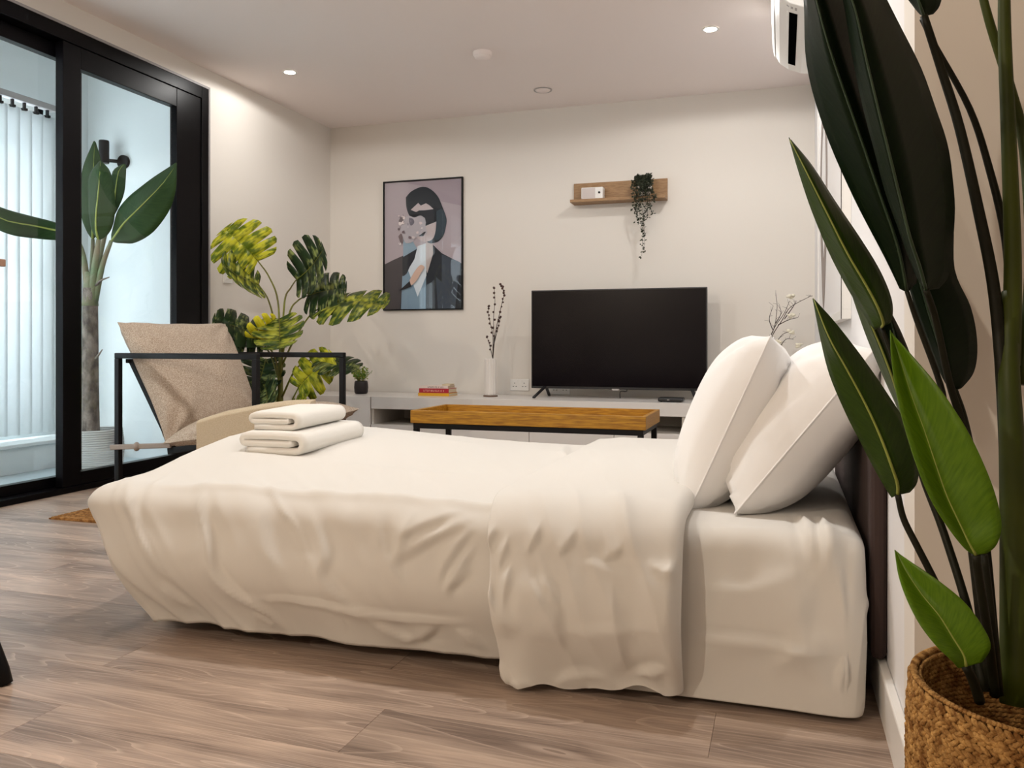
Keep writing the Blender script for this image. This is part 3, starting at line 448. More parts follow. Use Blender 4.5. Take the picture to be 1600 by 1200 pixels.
MB().lathe((-1.678, 4.582, ZC), [(.058, -.0005), (.056, -.018), (.05, -.022)], 28).build('base', M['ceil'], sd, smooth=True)
MB().lathe((-1.678, 4.582, ZC), [(.05, -.022), (.046, -.034), (.03, -.04), (.0001, -.041)], 28).build('cap', M['ceil'], sd, smooth=True)
vt = thing('ceiling_vent', 'flat round ceiling cover close to the back wall', 'vent', (-1.537, 5.381, ZC))
disc_ring((-1.537, 5.381), .062, .054, ZC-.006, ZC-.0005, MB()).build('ring', M['grey'], vt)
MB().lathe((-1.537, 5.381, ZC), [(.0001, -.008), (.05, -.007), (.052, -.0005)], 28).build('plate', M['ceil'], vt, smooth=True)

# ---------------------------------------------------------------- cloth helpers
def ridge(A, B, ridges):
    """sum of soft folds along polylines given in flat cloth coordinates"""
    H = np.zeros_like(A)
    for pts, wd, amp in ridges:
        P = catmull(np.array(pts), 4); best = np.full(A.shape, 9.); tt = np.zeros_like(A); sg = np.ones_like(A)
        for i in range(len(P)-1):
            a, b_ = P[i], P[i+1]; d = b_-a; L2 = d@d+1e-12
            t = np.clip(((A-a[0])*d[0]+(B-a[1])*d[1])/L2, 0, 1)
            q = np.hypot(A-(a[0]+t*d[0]), B-(a[1]+t*d[1])); c = q < best; cr = np.sign(d[0]*(B-a[1])-d[1]*(A-a[0]))
            best[c] = q[c]; tt[c] = (i+t[c])/(len(P)-1); sg[c] = cr[c]
        tap = np.clip(tt/.35, 0, 1)*np.clip((1-tt)/.35, 0, 1)
        w2 = wd*(1+.35*np.sin(tt*11+len(P)))*np.where(sg > 0, .6, 2.1)          # steep on one side, long on the other
        H += amp*1.3*sm(tap)*(np.exp(-(best/w2)**1.35)-.25*np.exp(-((best-2.0*wd)/wd)**2)*(sg > 0))
    return H
class SinNoise:
    def __init__(s, seed, n=14, f0=3, f1=14):
        r = np.random.RandomState(seed); s.k = [(r.uniform(f0, f1)*np.array([math.cos(t), math.sin(t)]), r.uniform(0, 6.28)) for t in r.uniform(0, 6.28, n)]
    def __call__(s, A, B):
        H = 0
        for k, p in s.k: H = H+np.sin(k[0]*A+k[1]*B+p+.6*np.sin(k[1]*A*.7-k[0]*B*.7+p*2))*(4/(np.hypot(*k)+2))
        return H/len(s.k)
def crumple(A, B, seed, fx, fy, shear, amp):
    """crisp creases running one way, strong in patches"""
    U = A+shear*B; n1 = SinNoise(seed, 10, .6, 1.6)(U*fx, B*fy); n2 = SinNoise(seed+1, 10, 1.2, 3)(U*fx, B*fy); mk = np.clip(.5+2.2*SinNoise(seed+2, 8, 3, 7)(A, B), 0, 1)
    return amp*mk*((1-np.clip(np.abs(n1)*3.2, 0, 1))**2+.5*(1-np.clip(np.abs(n2)*4, 0, 1))**2)
def drape(A, B, x0, x1, y0, y1, zt, r=.1, bulge=.03, tuck=.05, tuckx=None, hang=.24, zmin=.02, headend=False, bulgex=None):
    """lay a flat cloth (A,B) over a box with rounded edges"""
    dx = np.where(A < x0, x0-A, 0); sx = -1.0
    if headend: dx = np.where(A > x1, A-x1, dx); sx = np.where(A > x1, 1., -1.)
    dy = np.where(B < y0, y0-B, np.where(B > y1, B-y1, 0)); sy = np.where(B < y0, -1., 1.)
    d = (dx**3.2+dy**3.2)**(1/3.2); h = np.hypot(dx, dy)+1e-9; nx, ny = dx/h*sx, dy/h*sy
    q = r*math.pi/2; E = hang; dmax = q+E
    d = np.minimum(d, dmax)
    arc = np.minimum(d, q); e = np.maximum(d-q, 0)
    tk = tuck if tuckx is None else tuck*(ny**2)+tuckx*(nx**2)
    bu = bulge if bulgex is None else bulge*ny**2+bulgex*nx**2
    out = r*np.sin(arc/r)+bu*np.sin(np.pi*np.clip(e/E, 0, 1)**.9)**2-tk*(e/E)**1.35
    z = zt-r*.75*(1-np.cos(arc/r))-e*(zt-r*.75-zmin)/E
    X = np.clip(A, x0, x1 if headend else 9)+nx*out; Y = np.clip(B, y0, y1)+ny*out
    G = np.stack([X, Y, z], -1)
    for _ in range(14): G[:, 1:-1] = .25*G[:, :-2]+.5*G[:, 1:-1]+.25*G[:, 2:]
    return G, d
def normals(G):
    du = np.gradient(G, axis=0); dv = np.gradient(G, axis=1); n = np.cross(du, dv); l = np.linalg.norm(n, axis=-1, keepdims=True)
    n = n/np.maximum(l, 1e-9); n[(l[..., 0] < 1e-7)] = (0, 0, 0); return n

# ---------------------------------------------------------------- bed
bed = thing('double_bed', 'low double bed with white sheets and dark brown headboard against right wall', 'bed', (-.9, 2.42, 0))
MB().box(-1.66, .1, 1.95, 2.9, .0, .14).build('bed_base', M['bedbase'], bed, bevel=.01)
MB().box(-1.78, .1, 1.88, 2.98, .14, .33).build('mattress', M['cotton'], bed, bevel=.05, bseg=4)
MB().box(.172, XR-.0005, 1.84, 3.06, .102, .565).build('headboard', M['headboard'], bed, bevel=.02, bseg=3)
# sheet over the head end, hanging to the floor
a = np.linspace(-.47, .38, 110); b_ = np.linspace(1.38, 3.4, 190); A, B = np.meshgrid(a, b_, indexing='ij')
G, d = drape(A, B, -1.9, .112, 1.845, 2.99, .362, r=.05, bulge=.015, bulgex=0, tuck=-.03, tuckx=.0, hang=.36, zmin=.012, headend=True)
N = normals(G); zz = G[..., 2]
side = (B < 1.83).astype(float)
H = ridge(A, zz, D['wr_sheet'])*side*1.0+.004*SinNoise(3, 12, 4, 16)(A*1.5, B)+.006*SinNoise(5, 10, 3, 9)(A, zz*2)*side
H += crumple(A, B, 51, 8, 5, -.4, .011)*(.2+.8*side)
H += ridge(A, B, [([(.06, 1.72), (.05, 1.85), (.03, 2.0)], .010, .012), ([(.085, 1.70), (.085, 1.84), (.075, 2.0)], .008, .012)])
sh = MB().grid(G+N*H[..., None]); sh.build('sheet', M['cotton'], bed, smooth=True, solid=.003)

# duvet
dv = thing('duvet', 'white cotton duvet spread over the bed with its top end folded back', 'duvet', (-1.1, 2.42, .36))
DZ = .378; X0, X1, Y0, Y1 = -1.71, -.56, 1.83, 2.97
a = np.linspace(X0-.385, X1, 190); b_ = np.linspace(Y0-.385, Y1+.385, 260); A, B = np.meshgrid(a, b_, indexing='ij')
def hump(A, B): return .078*np.exp(-((A+1.66)/.5)**2)*sm(np.clip((B-1.82)/.6, 0, 1))*(1-.6*sm(np.clip((B-2.55)/.6, 0, 1)))
kw = dict(r=.09, bulge=.04, bulgex=0, tuck=.04, tuckx=.06, hang=.24, zmin=.035)
G, d = drape(A, B, X0, X1, Y0, Y1, DZ, **kw)
G[..., 2] += hump(A, B)
kk = np.clip((DZ-.05-G[..., 2])/.29, 0, 1); G[..., 0] += .17*kk*np.exp(-np.maximum(A-X0, 0)/.35)
N = normals(G); N *= np.where(N[..., 2:3].mean() < 0, -1, 1); side = 1/(1+np.exp((B-(Y0+.01))/.02))
H = ridge(A, G[..., 2], D['wr_main'])*side + crumple(A, B, 31, 13, 5, .7, .016)*(.25+.75*side) + .010*SinNoise(11, 16, 3, 10)(A, B)+.004*SinNoise(12, 16, 12, 34)(A, B)*(d > .02)
foot = 1/(1+np.exp((A-(X0-.02))/.03))
H += .012*np.sin(B*17+A*2+.9*np.sin(B*7))*foot*np.clip(d/.2, 0, 1)+.007*np.sin(A*13+1.5*np.sin(A*5))*side*np.clip(d/.3, 0, 1)
H += .010*np.exp(-((B-(Y0-.03))/.018)**2)*np.clip((A+1.62)/.2, 0, 1)*np.clip((-.60-A)/.03+1, 0, 1)
H += ridge(A, B, [([(-1.7, 2.8), (-1.3, 2.72), (-.9, 2.76)], .05, .006), ([(-1.6, 2.2), (-1.1, 2.12), (-.7, 2.2)], .06, .005), ([(-.75, 2.98), (-.7, 2.7), (-.62, 2.5)], .02, .01)])
G2 = G+N*H[..., None]
MB().grid(G2).build('cover', M['cotton'], dv, smooth=True, solid=.006)
# folded back end: a second, thicker layer wrapping round at both its ends
FX0, FX1 = -.632, -.225; OFF, TH = .020, .017
na, nb = 96, 240
ph = np.linspace(0, math.pi, 9); cols = [(FX0-.004*math.sin(p), OFF-.009*math.cos(p)*1.0) for p in ph]
cols += [(x, OFF+.009+.008*sm(min(1, (x-FX0)/.1))) for x in np.linspace(FX0, FX1, na)[1:-1]]
cols += [(FX1+.030*math.sin(p), -.004+.020*math.cos(p)+.021*math.cos(p/2)**2) for p in np.linspace(0, math.pi, 15)]
cols += [(FX1-.06, -.03)]
ca = np.array([c[0] for c in cols]); co = np.array([c[1] for c in cols]); b_ = np.linspace(Y0-.395, Y1+.36, nb)
A, B = np.meshgrid(ca, b_, indexing='ij'); OFFS = np.repeat(co[:, None], nb, 1)
skew = .05*np.clip((Y0+.02-B)/.35, 0, 1)            # the left edge runs aslant down the side
A = A+skew*np.clip((FX1-A)/(FX1-FX0), 0, 1)
kw2 = dict(kw); kw2.update(zmin=.032, bulge=.04, tuck=.02)
G, d = drape(A, B, X0, X1, Y0, Y1, DZ, **kw2); Gn, _ = drape(*np.meshgrid(np.linspace(FX0, FX1, len(ca)), b_, indexing='ij'), X0, X1, Y0, Y1, DZ, **kw2); N = normals(Gn)
side = 1/(1+np.exp((B-(Y0+.01))/.02))
H = ridge(A, G[..., 2], D['wr_fold'])*side+crumple(A, B, 41, 14, 5, .35, .018)*(.2+.8*side)+.007*SinNoise(21, 16, 3, 12)(A, B)+.003*SinNoise(22, 16, 14, 36)(A, B)
H += .006*np.sin(A*24+2*np.sin(A*9+B*4))*side*np.clip(d/.3, 0, 1)
hem = np.clip((d-.3)/.08, 0, 1)*side
G = G+N*(OFFS+H)[..., None]; G[..., 2] -= hem*.022*np.exp(-((A+.555)/.05)**2); G[..., 1] -= hem*.02*np.exp(-((A+.555)/.06)**2); G[..., 2] += hem*(.012*np.sin(A*21+1)+.004*np.sin(A*60)); G[..., 2] = np.maximum(G[..., 2], .008)
MB().grid(G).build('folded_end', M['cotton'], dv, smooth=True)

# pillows
def pillow_mesh(w_, h_, T, n=34, seed=1, pinch=.05, wr=.008):
    g = np.linspace(-1, 1, n); U, V = np.meshgrid(g, g, indexing='ij')
    ex = 1-pinch*(1-np.abs(V)**2)*np.abs(U)**3; ey = 1-pinch*(1-np.abs(U)**2)*np.abs(V)**3
    X = U*w_/2*ex; Y = V*h_/2*ey
    th = T/2*np.clip((1-np.abs(U)**2.8)*(1-np.abs(V)**2.8), 0, 1)**.5
    ns = SinNoise(seed, 14, 8, 30)(X*1.2, Y*1.2)
    rad = 0
    for cx in (-1, 1):
        for cy in (-1, 1):
            R = np.hypot(U-cx, V-cy); an = np.arctan2(V-cy, U-cx); rad = rad+np.sin(an*13+cx+2*cy)*np.exp(-(R/.5)**2)
    amp = wr*np.clip(th/(T*.2), 0, 1)
    top = np.stack([X, Y, th+amp*(ns*1.5+.5*rad)], -1); bot = np.stack([X, Y, -th+amp*(ns[::-1]*1.5+.5*rad)], -1)
    mb = MB(); mb.grid(top); k = len(mb.v); mb.grid(bot[:, ::-1])
    seam = [tuple(top[i, 0]) for i in range(n)]+[tuple(top[-1, j]) for j in range(n)]+[tuple(top[i, -1]) for i in range(n-1, -1, -1)]+[tuple(top[0, j]) for j in range(n-1, -1, -1)]
    return mb, seam
def place(mb, o, ex, ey, ez): return mb.xform(lambda p: o+ex*p.x+ey*p.y+ez*p.z)
def bed_pillow(label, c, lean, h_, T, w_=.66, seed=1, yaw=0):
    t = thing('pillow', label, 'pillow', (c[0], c[1], .37), 'white bed pillows')
    ey = Vector((math.sin(lean), 0, math.cos(lean))); ez = Vector((-math.cos(lean), 0, math.sin(lean))); ex = Vector((0, -1, 0))
    Rz = Matrix.Rotation(yaw, 3, 'Z'); ex, ey, ez = Rz@ex, Rz@ey, Rz@ez
    mb, seam = pillow_mesh(w_, h_, T, seed=seed, pinch=.03, wr=.018); place(mb, Vector(c), ex, ey, ez); mb.build('pillowcase', M['linen'], t, smooth=True)
    sp = [Vector(c)+ex*p[0]+ey*p[1]+ez*p[2] for p in seam]; sp = [p for i, p in enumerate(sp) if i == 0 or (p-sp[i-1]).length > 1e-5]
    MB().tube(sp, .0022, n=6).build('seam', M['linen'], t, smooth=True); return t
bed_pillow('white bed pillow leaning on the headboard, nearest the plant', (.044, 2.25, .556), math.radians(38), .47, .25, seed=4)
bed_pillow('white bed pillow leaning on the other pillow, nearer the bed foot', (-.118, 2.30, .560), math.radians(24), .46, .23, seed=9)

# towels
def towel(name, label, c, w_, l_, layer, rot, tilt=0):
    t = layer*.46; path = []
    z1, z2, z3 = layer*.5, layer*1.5, layer*2.5
    path += [(-w_*.40, z1), (0, z1), (w_*.42, z1)]
    for k in range(1, 8): a = -math.pi/2+math.pi*k/8; path.append((w_*.42+layer*math.cos(a), z2+layer*math.sin(a)))
    path += [(w_*.42, z3), (0, z3+.002), (-w_*.42, z3)]
    for k in range(1, 6): a = math.pi/2+math.pi*k/6; path.append((-w_*.42+layer*.5*math.cos(a), (z2+z3)/2+layer*.5*math.sin(a)))
    path += [(-w_*.42, z2), (0, z2), (w_*.30, z2), (w_*.36, z2+.003)]
    P = np.array(path); T = np.gradient(P, axis=0); T /= np.linalg.norm(T, axis=1)[:, None]; Nn = np.stack([-T[:, 1], T[:, 0]], 1)
    outline = np.concatenate([P+Nn*t, (P-Nn*t)[::-1]]); n = len(outline); mb = MB(); ny = 14; cr, sr = math.cos(rot), math.sin(rot); ns = SinNoise(int(l_*100), 10, 8, 22)
    k = len(mb.v)
    for j in range(ny+1):
        y = (j/ny-.5)*l_; e = abs(2*j/ny-1); sh_ = 1-.04*max(0, e-.8)/.2
        for (x, z) in outline:
            dz = .003*float(ns(np.array(x), np.array(y)))
            x2 = x*sh_; mb.v.append((c[0]+x2*cr-y*sr, c[1]+x2*sr+y*cr, c[2]+tilt*y+(z+dz)*(1-.05*max(0, e-.8)/.2)))
    for j in range(ny):
        for i in range(n):
            i2 = (i+1) % n; mb.f.append((k+j*n+i, k+j*n+i2, k+(j+1)*n+i2, k+(j+1)*n+i)); mb.m.append(0)
    h = n//2
    for j in (0, ny):
        for i in range(h-1): mb.f.append((k+j*n+i, k+j*n+i+1, k+j*n+n-2-i, k+j*n+n-1-i)); mb.m.append(0)
    o = mb.build(name, M['towel'], loc=c, smooth=True); return tag(o, label, 'towel', 'folded white towels')
towel('folded_towel', 'large folded white towel lying on the duvet under the smaller one', (-1.47, 2.335, .422), .215, .38, .0225, .02, .02)
towel('folded_towel', 'smaller folded white towel on top of the larger towel', (-1.49, 2.335, .4905), .165, .30, .0185, .03, .02)

# ---------------------------------------------------------------- armchair
ac = thing('armchair', 'beige cushioned armchair with black metal frame beside the glass door', 'armchair', (-2.53, 3.42, .012))
Ap, Cp = Vector((-2.972, 3.133, 0)), Vector((-2.175, 3.077, 0)); Wd = Vector((.08, .605, 0)); Bp, Dp = Ap+Wd, Cp+Wd
S = .026; TOP = .71; up = Vector((0, 0, 1)); Zf = up*.0125
for p in (Ap, Bp, Cp, Dp): MB().box(p.x-S/2, p.x+S/2, p.y-S/2, p.y+S/2, .0125, TOP-S).build('post', M['black'], ac, bevel=.003)
for p, q in ((Ap, Cp), (Bp, Dp)):
    MB().bar(p+up*(TOP-S/2)-(q-p).normalized()*S/2, q+up*(TOP-S/2)+(q-p).normalized()*S/2, S, S).build('arm_rail', M['black'], ac, bevel=.003)
    MB().bar(p+up*.026+(q-p).normalized()*S/2, q+up*.026-(q-p).normalized()*S/2, S, S).build('floor_rail', M['black'], ac, bevel=.003)
f_ = (Cp-Ap).normalized(); wv = Wd.normalized()
for k in (.045, .56):
    o = Ap+wv*k
    MB().bar(o+f_*.03+up*.675, o+f_*.30+up*.25, .02, .024).build('back_rail', M['black'], ac, bevel=.003)
    MB().bar(o+f_*.26+up*.255, Cp+wv*k+up*.34-f_*.02, .02, .03).build('seat_rail', M['black'], ac, bevel=.003)
MB().bar(Ap+f_*.03+wv*.02+up*.672, Bp+f_*.03-wv*.02+up*.672, .02, .02).build('top_bar', M['black'], ac, bevel=.003)
MB().bar(Cp+up*.335+wv*.015, Dp+up*.335-wv*.015, .02, .02).build('front_bar', M['black'], ac, bevel=.003)
stp = MB().bar(Ap+up*.268-wv*.03-f_*.016, Ap+f_*.29+up*.285+wv*.03, .014, .024).build('strap', M['strap'], ac, bevel=.004)
MB().ball(tuple(Ap+f_*.12+up*.275-wv*.006), .02, 10, 6, sc=(.7, .9, 1.1)).build('knot', M['strap'], stp, smooth=True)
def quad_pillow(name, c00, c10, c01, c11, T, mat, parent, seed, wr=.01, n=30, pinch=.05):
    """cushion whose corners sit at four points: c00-c10 along u, c00-c01 along v"""
    mb, _ = pillow_mesh(2, 2, 1, n=n, seed=seed, pinch=pinch, wr=0); c = [Vector(p) for p in (c00, c10, c01, c11)]
    nrm = (c[1]-c[0]).cross(c[2]-c[0]).normalized(); ns = SinNoise(seed, 14, 3, 9); out = []
    for p in mb.v:
        u, v = (p[0]+1)/2, (p[1]+1)/2; q = c[0]*(1-u)*(1-v)+c[1]*u*(1-v)+c[2]*(1-u)*v+c[3]*u*v
        k = min(1, abs(p[2])*5); nse = float(ns(np.array(p[0]*1.2), np.array(p[1]*1.2)))
        cr = 0
        for cx in (-1, 1):
            for cy in (-1, 1):
                R = math.hypot(p[0]-cx, p[1]-cy); cr += math.sin(math.atan2(p[1]-cy, p[0]-cx)*11+cx)*math.exp(-(R/.6)**2)
        out.append(q+nrm*(p[2]*T+k*wr*(nse*1.6+.6*cr)))
    mb.v = [tuple(p) for p in out]; return mb.build(name, mat, parent, smooth=True)
quad_pillow('back_cushion', (-2.696, 3.140, 0.281), (-2.556, 3.660, 0.348), (-2.986, 3.140, 0.856), (-2.790, 3.680, 0.859), .24, M['oatmeal'], ac, 3, .024, 46)
quad_pillow('seat_cushion', (-2.716, 3.130, 0.293), (-1.902, 3.000, 0.405), (-2.894, 3.700, 0.351), (-1.961, 3.620, 0.435), .16, M['oatmeal'], ac, 6, .012, 40)
bandp = [Vector(p) for p in ((-2.426, 3.000, 0.419), (-2.297, 3.000, 0.456), (-2.120, 3.000, 0.490), (-1.979, 3.000, 0.509), (-1.860, 3.000, 0.515))]
bm_ = MB(); pr_ = []
for p in bandp:
    pr_.append([(p.x, p.y, p.z-.17), (p.x, p.y, p.z-.012), (p.x, p.y+.012, p.z), (p.x, p.y+.05, p.z+.006), (p.x, p.y+.05, p.z-.17)])
bm_.grid(np.array(pr_)[:, ::-1], wrap=True); bm_.f.append((0, 1, 2, 3, 4)); bm_.m.append(0); bm_.f.append((20, 24, 23, 22, 21)); bm_.m.append(0)
bm_.build('canvas_side_band', M['canvas'], ac, bevel=.004)['label'] = 'smooth canvas band along the seat side'

# ---------------------------------------------------------------- jute mat
mat_ = thing('jute_mat', 'braided jute floor mat at the foot of the bed under the armchair', 'mat', (-2.2, 3.5, 0))
MB().box(-2.99, -1.80, 2.76, 4.10, .0005, .006).build('mat_base', M['jutemat'], mat_)
mb = MB(); y = 2.775
while y < 4.09:                                     # flat plaits side by side, each a row of slanted stitches
    x = -2.975
    while x < -2.3:
        for sg in (-1, 1):
            mb.bar((x, y+sg*.008-.006, .0085), (x+.022, y+sg*.008+.006, .0095) if sg < 0 else (x+.022, y+sg*.008-.004, .0095), .013, .007)
        x += .02
    y += .033
o = mb.build('plaits', M['jutemat'], mat_); o['kind'] = 'stuff'

# ---------------------------------------------------------------- media cabinets along the back wall
CF, CH = 5.27, .38
def cab_drawer(par, x0, x1, z0, z1): return MB().box(x0+.002, x1-.002, CF-.001, CF+.018, z0+.002, z1-.002).build('drawer_front', M['cab'], par, bevel=.0015)
CX0, CX1 = -2.772, .18
cb = thing('media_cabinet', 'long low white media cabinet with open niche under the television', 'cabinet', (-1.3, 5.5, 0))
MB().box(CX0, CX1, CF, YB-.02, CH-.085, CH).build('top_slab', M['cab'], cb, bevel=.002)
MB().box(CX0, CX1, CF+.019, YB-.02, .04, .185).box(CX0, CX1, YB-.04, YB-.02, .185, CH-.085).build('carcass', M['cabin'], cb)
for x in (CX0, -2.35, -1.8, -1.2, -.6, CX1-.02): MB().box(x, x+.018, CF+.012, YB-.04, .185, CH-.085).build('divider', M['cabin'], cb)
xs = [CX0, -2.17, -1.60, -1.03, -.46, CX1]
for p, q in zip(xs, xs[1:]): cab_drawer(cb, p, q, .04, .185)
MB().box(CX0, CX1, CF+.04, CF+.06, 0, .04).build('plinth', M['cab'], cb)
c2 = thing('corner_cabinet', 'plain white cabinet in the corner under the small black plant pot', 'cabinet', (-3.1, 5.5, 0))
MB().box(XL+.02, CX0-.006, CF+.019, YB-.02, 0, CH).build('carcass', M['cab'], c2, bevel=.002)
MB().box(XL+.02, CX0-.006, CF-.004, CF+.018, .01, CH).build('door', M['cab'], c2, bevel=.002)

# television
tv = thing('television', 'large flat black television standing on the white cabinet', 'television', (-1.06, 5.45, CH))
TX0, TX1, TZ0, TZ1, TY = -1.672, -.468, .444, 1.128, 5.56
MB().box(TX0, TX1, TY, TY+.03, TZ0, TZ1).box(TX0+.15, TX1-.15, TY+.03, TY+.06, TZ0+.05, TZ1-.25).build('housing', M['tvblack'], tv, bevel=.004)
MB().box(TX0+.008, TX1-.008, TY-.0015, TY+.001, TZ0+.016, TZ1-.008).build('screen', M['screen'], tv)
MB().box(-1.10, -1.05, TY-.006, TY+.002, TZ0-.006, TZ0+.004).build('sensor', M['grey'], tv, bevel=.001)
for x in (TX0+.10, TX1-.10):
    for sg in (-1, 1):
        MB().bar((x, TY+.015+sg*.012, TZ0+.012), (x+(-.045 if x < -1 else .045)*(1 if sg < 0 else .3), TY+.015+sg*.145, CH+.006), .02, .012).build('foot', M['tvblack'], tv, bevel=.002)
MB().tube(catmull([(-1.02, TY+.04, TZ0+.03), (-1.0, TY+.01, TZ0-.01), (-1.045, TY+.02, CH+.05), (-1.05, TY+.03, CH+.004)], 5), .003, n=6).build('cable', M['tvblack'], tv, smooth=True)
rb = thing('set_top_box', 'small flat black box lying below the television, right side', 'set-top box', (-.70, 5.40, CH))
MB().box(-.76, -.60, 5.34, 5.46, CH+.004, CH+.028).build('case', M['tvblack'], rb, bevel=.008)
for x in (-.74, -.62):
    for y in (5.36, 5.44): MB().box(x-.006, x+.006, y-.006, y+.006, CH+.0005, CH+.005).build('foot', M['tvblack'], rb)
MB().box(-.70, -.685, 5.3385, 5.3405, CH+.013, CH+.018).build('indicator', M['grey'], rb)

# sockets and switch
def socket(label, x, z, w_=.146):
    t = thing('wall_socket', label, 'socket', (x, YB, z), 'double wall sockets'); MB().box(x-w_/2, x+w_/2, YB-.010, YB-.0005, z-.043, z+.043).build('face_plate', M['white'], t, bevel=.003)
    for k in (-.036, .036):
        mb = MB()
        for dx, dz, a, b2 in ((0, .013, .004, .010), (-.011, -.010, .010, .004), (.011, -.010, .010, .004)): mb.box(x+k+dx-a/2, x+k+dx+a/2, YB-.0112, YB-.0098, z+dz-b2/2, z+dz+b2/2)
        mb.build('pin_holes', M['tvblack'], t); MB().box(x+k*.45-.006, x+k*.45+.006, YB-.0135, YB-.0098, z+.018, z+.036).build('rocker', M['white'], t, bevel=.001)
    return t
socket('white double socket on the back wall beside the ribbed vase', -1.838, .452)
socket('white double socket on the back wall behind the television bottom edge', -1.53, .43)
ws = thing('wall_switch', 'white square switch plate on the left wall behind the leafy plant', 'switch', (XL, 4.53, 1.19))
MB().box(XL+.0005, XL+.009, 4.487, 4.573, 1.147, 1.233).build('face_plate', M['white'], ws, bevel=.002)
for y in (4.505, 4.535): MB().box(XL+.0085, XL+.013, y, y+.022, 1.17, 1.21).build('rocker', M['white'], ws, bevel=.001)

# books
bx, by = -2.49, 5.47
def book(label, x0, x1, y0, y1, z0, th, mat, rot=0, letters=None):
    t = thing('book', label, 'book', ((x0+x1)/2, (y0+y1)/2, z0), 'books stacked on the cabinet'); c = Vector(((x0+x1)/2, (y0+y1)/2, 0)); R = Matrix.Rotation(rot, 3, 'Z')
    def X(mb): return mb.xform(lambda p: R@(p-c)+c)
    X(MB().box(x0, x1, y0, y1, z0, z0+.0025).box(x0, x1, y0, y1, z0+th-.0025, z0+th).box(x0, x1, y0, y0+.003, z0+.0025, z0+th-.0025)).build('cover', mat, t)
    X(MB().box(x0+.003, x1-.002, y0+.004, y1-.004, z0+.0026, z0+th-.0026)).build('pages', M['paper'], t)
    if letters:
        mb = MB(); rs = random.Random(len(label)); x = x0+letters[0]*(x1-x0); hz = th*letters[2]; zc = z0+th/2
        while x < x0+letters[1]*(x1-x0):
            w_ = rs.choice((.004, .006, .007)); k = rs.randrange(4)
            if rs.random() < .15: x += .007; continue
            mb.box(x, x+.0018, y0-.0006, y0+.0004, zc-hz/2, zc+hz/2)
            if k in (0, 1): mb.box(x+.0018, x+w_, y0-.0006, y0+.0004, zc+hz/2-.002, zc+hz/2)
            if k in (0, 2): mb.box(x+.0018, x+w_, y0-.0006, y0+.0004, zc-hz/2, zc-hz/2+.002)
            if k == 3: mb.box(x+w_-.0018, x+w_, y0-.0006, y0+.0004, zc-hz/2, zc+hz/2)
            x += w_+.003
        X(mb).build('lettering', letters[3], t)
    return t
book('yellow spined book at the bottom of the small stack', bx-.005, bx+.235, by-.005, by+.16, CH+.0005, .021, M['yellow'])
book('red spined book in the middle of the small stack', bx, bx+.23, by, by+.155, CH+.022, .032, M['red'], 0, (.12, .86, .4, M['letter']))
book('pale pink spined book with dark lettering near the stack top', bx+.002, bx+.22, by+.004, by+.15, CH+.0545, .018, M['bookwhite'], .01, (.3, .85, .6, M['letterdark']))
book('small tan book on top of the stack', bx+.165, bx+.225, by+.03, by+.13, CH+.073, .012, M['paper'], .05)

# potted tuft
pt = thing('potted_plant', 'small bushy green plant in a black pot on corner cabinet', 'plant', (-3.0, 5.5, CH))
px_, py_ = -3.0, 5.55
MB().lathe((px_, py_, CH), [(.0001, .001), (.042, .001), (.05, .012), (.053, .05), (.05, .085), (.046, .098), (.042, .098), (.044, .085), (.0001, .085)], 24).build('pot', M['blackpot'], pt, smooth=True)
st = MB(); lf = MB(); rs = random.Random(3)
for k in range(46):
    a = rs.uniform(0, 6.28); r = rs.uniform(.01, .085); h = rs.uniform(.08, .135)*(1-.25*r/.085)
    p0 = (px_+.02*math.cos(a), py_+.02*math.sin(a), CH+.085); p1 = (px_+r*.6*math.cos(a), py_+r*.6*math.sin(a), CH+.085+h*.6); p2 = (px_+r*math.cos(a), py_+r*math.sin(a), CH+.085+h)
    st.tube([p0, p1, p2], .0014, .0008, 4)
    for q in range(9):
        t_ = .35+.65*q/8; c = Vector(p0).lerp(Vector(p2), t_); dr = Vector((rs.uniform(-1, 1), rs.uniform(-1, 1), rs.uniform(-.2, 1))).normalized(); sdv = dr.orthogonal().normalized()
        l = rs.uniform(.012, .02); lf.add([c, c+dr*l*.5+sdv*l*.3, c+dr*l, c+dr*l*.5-sdv*l*.3], [(0, 1, 2, 3)], int(rs.random() < .4))
st.build('stems', M['petiole'], pt); o = lf.build('foliage', [M['tuft'], M['tuft2']], pt); o['kind'] = 'stuff'

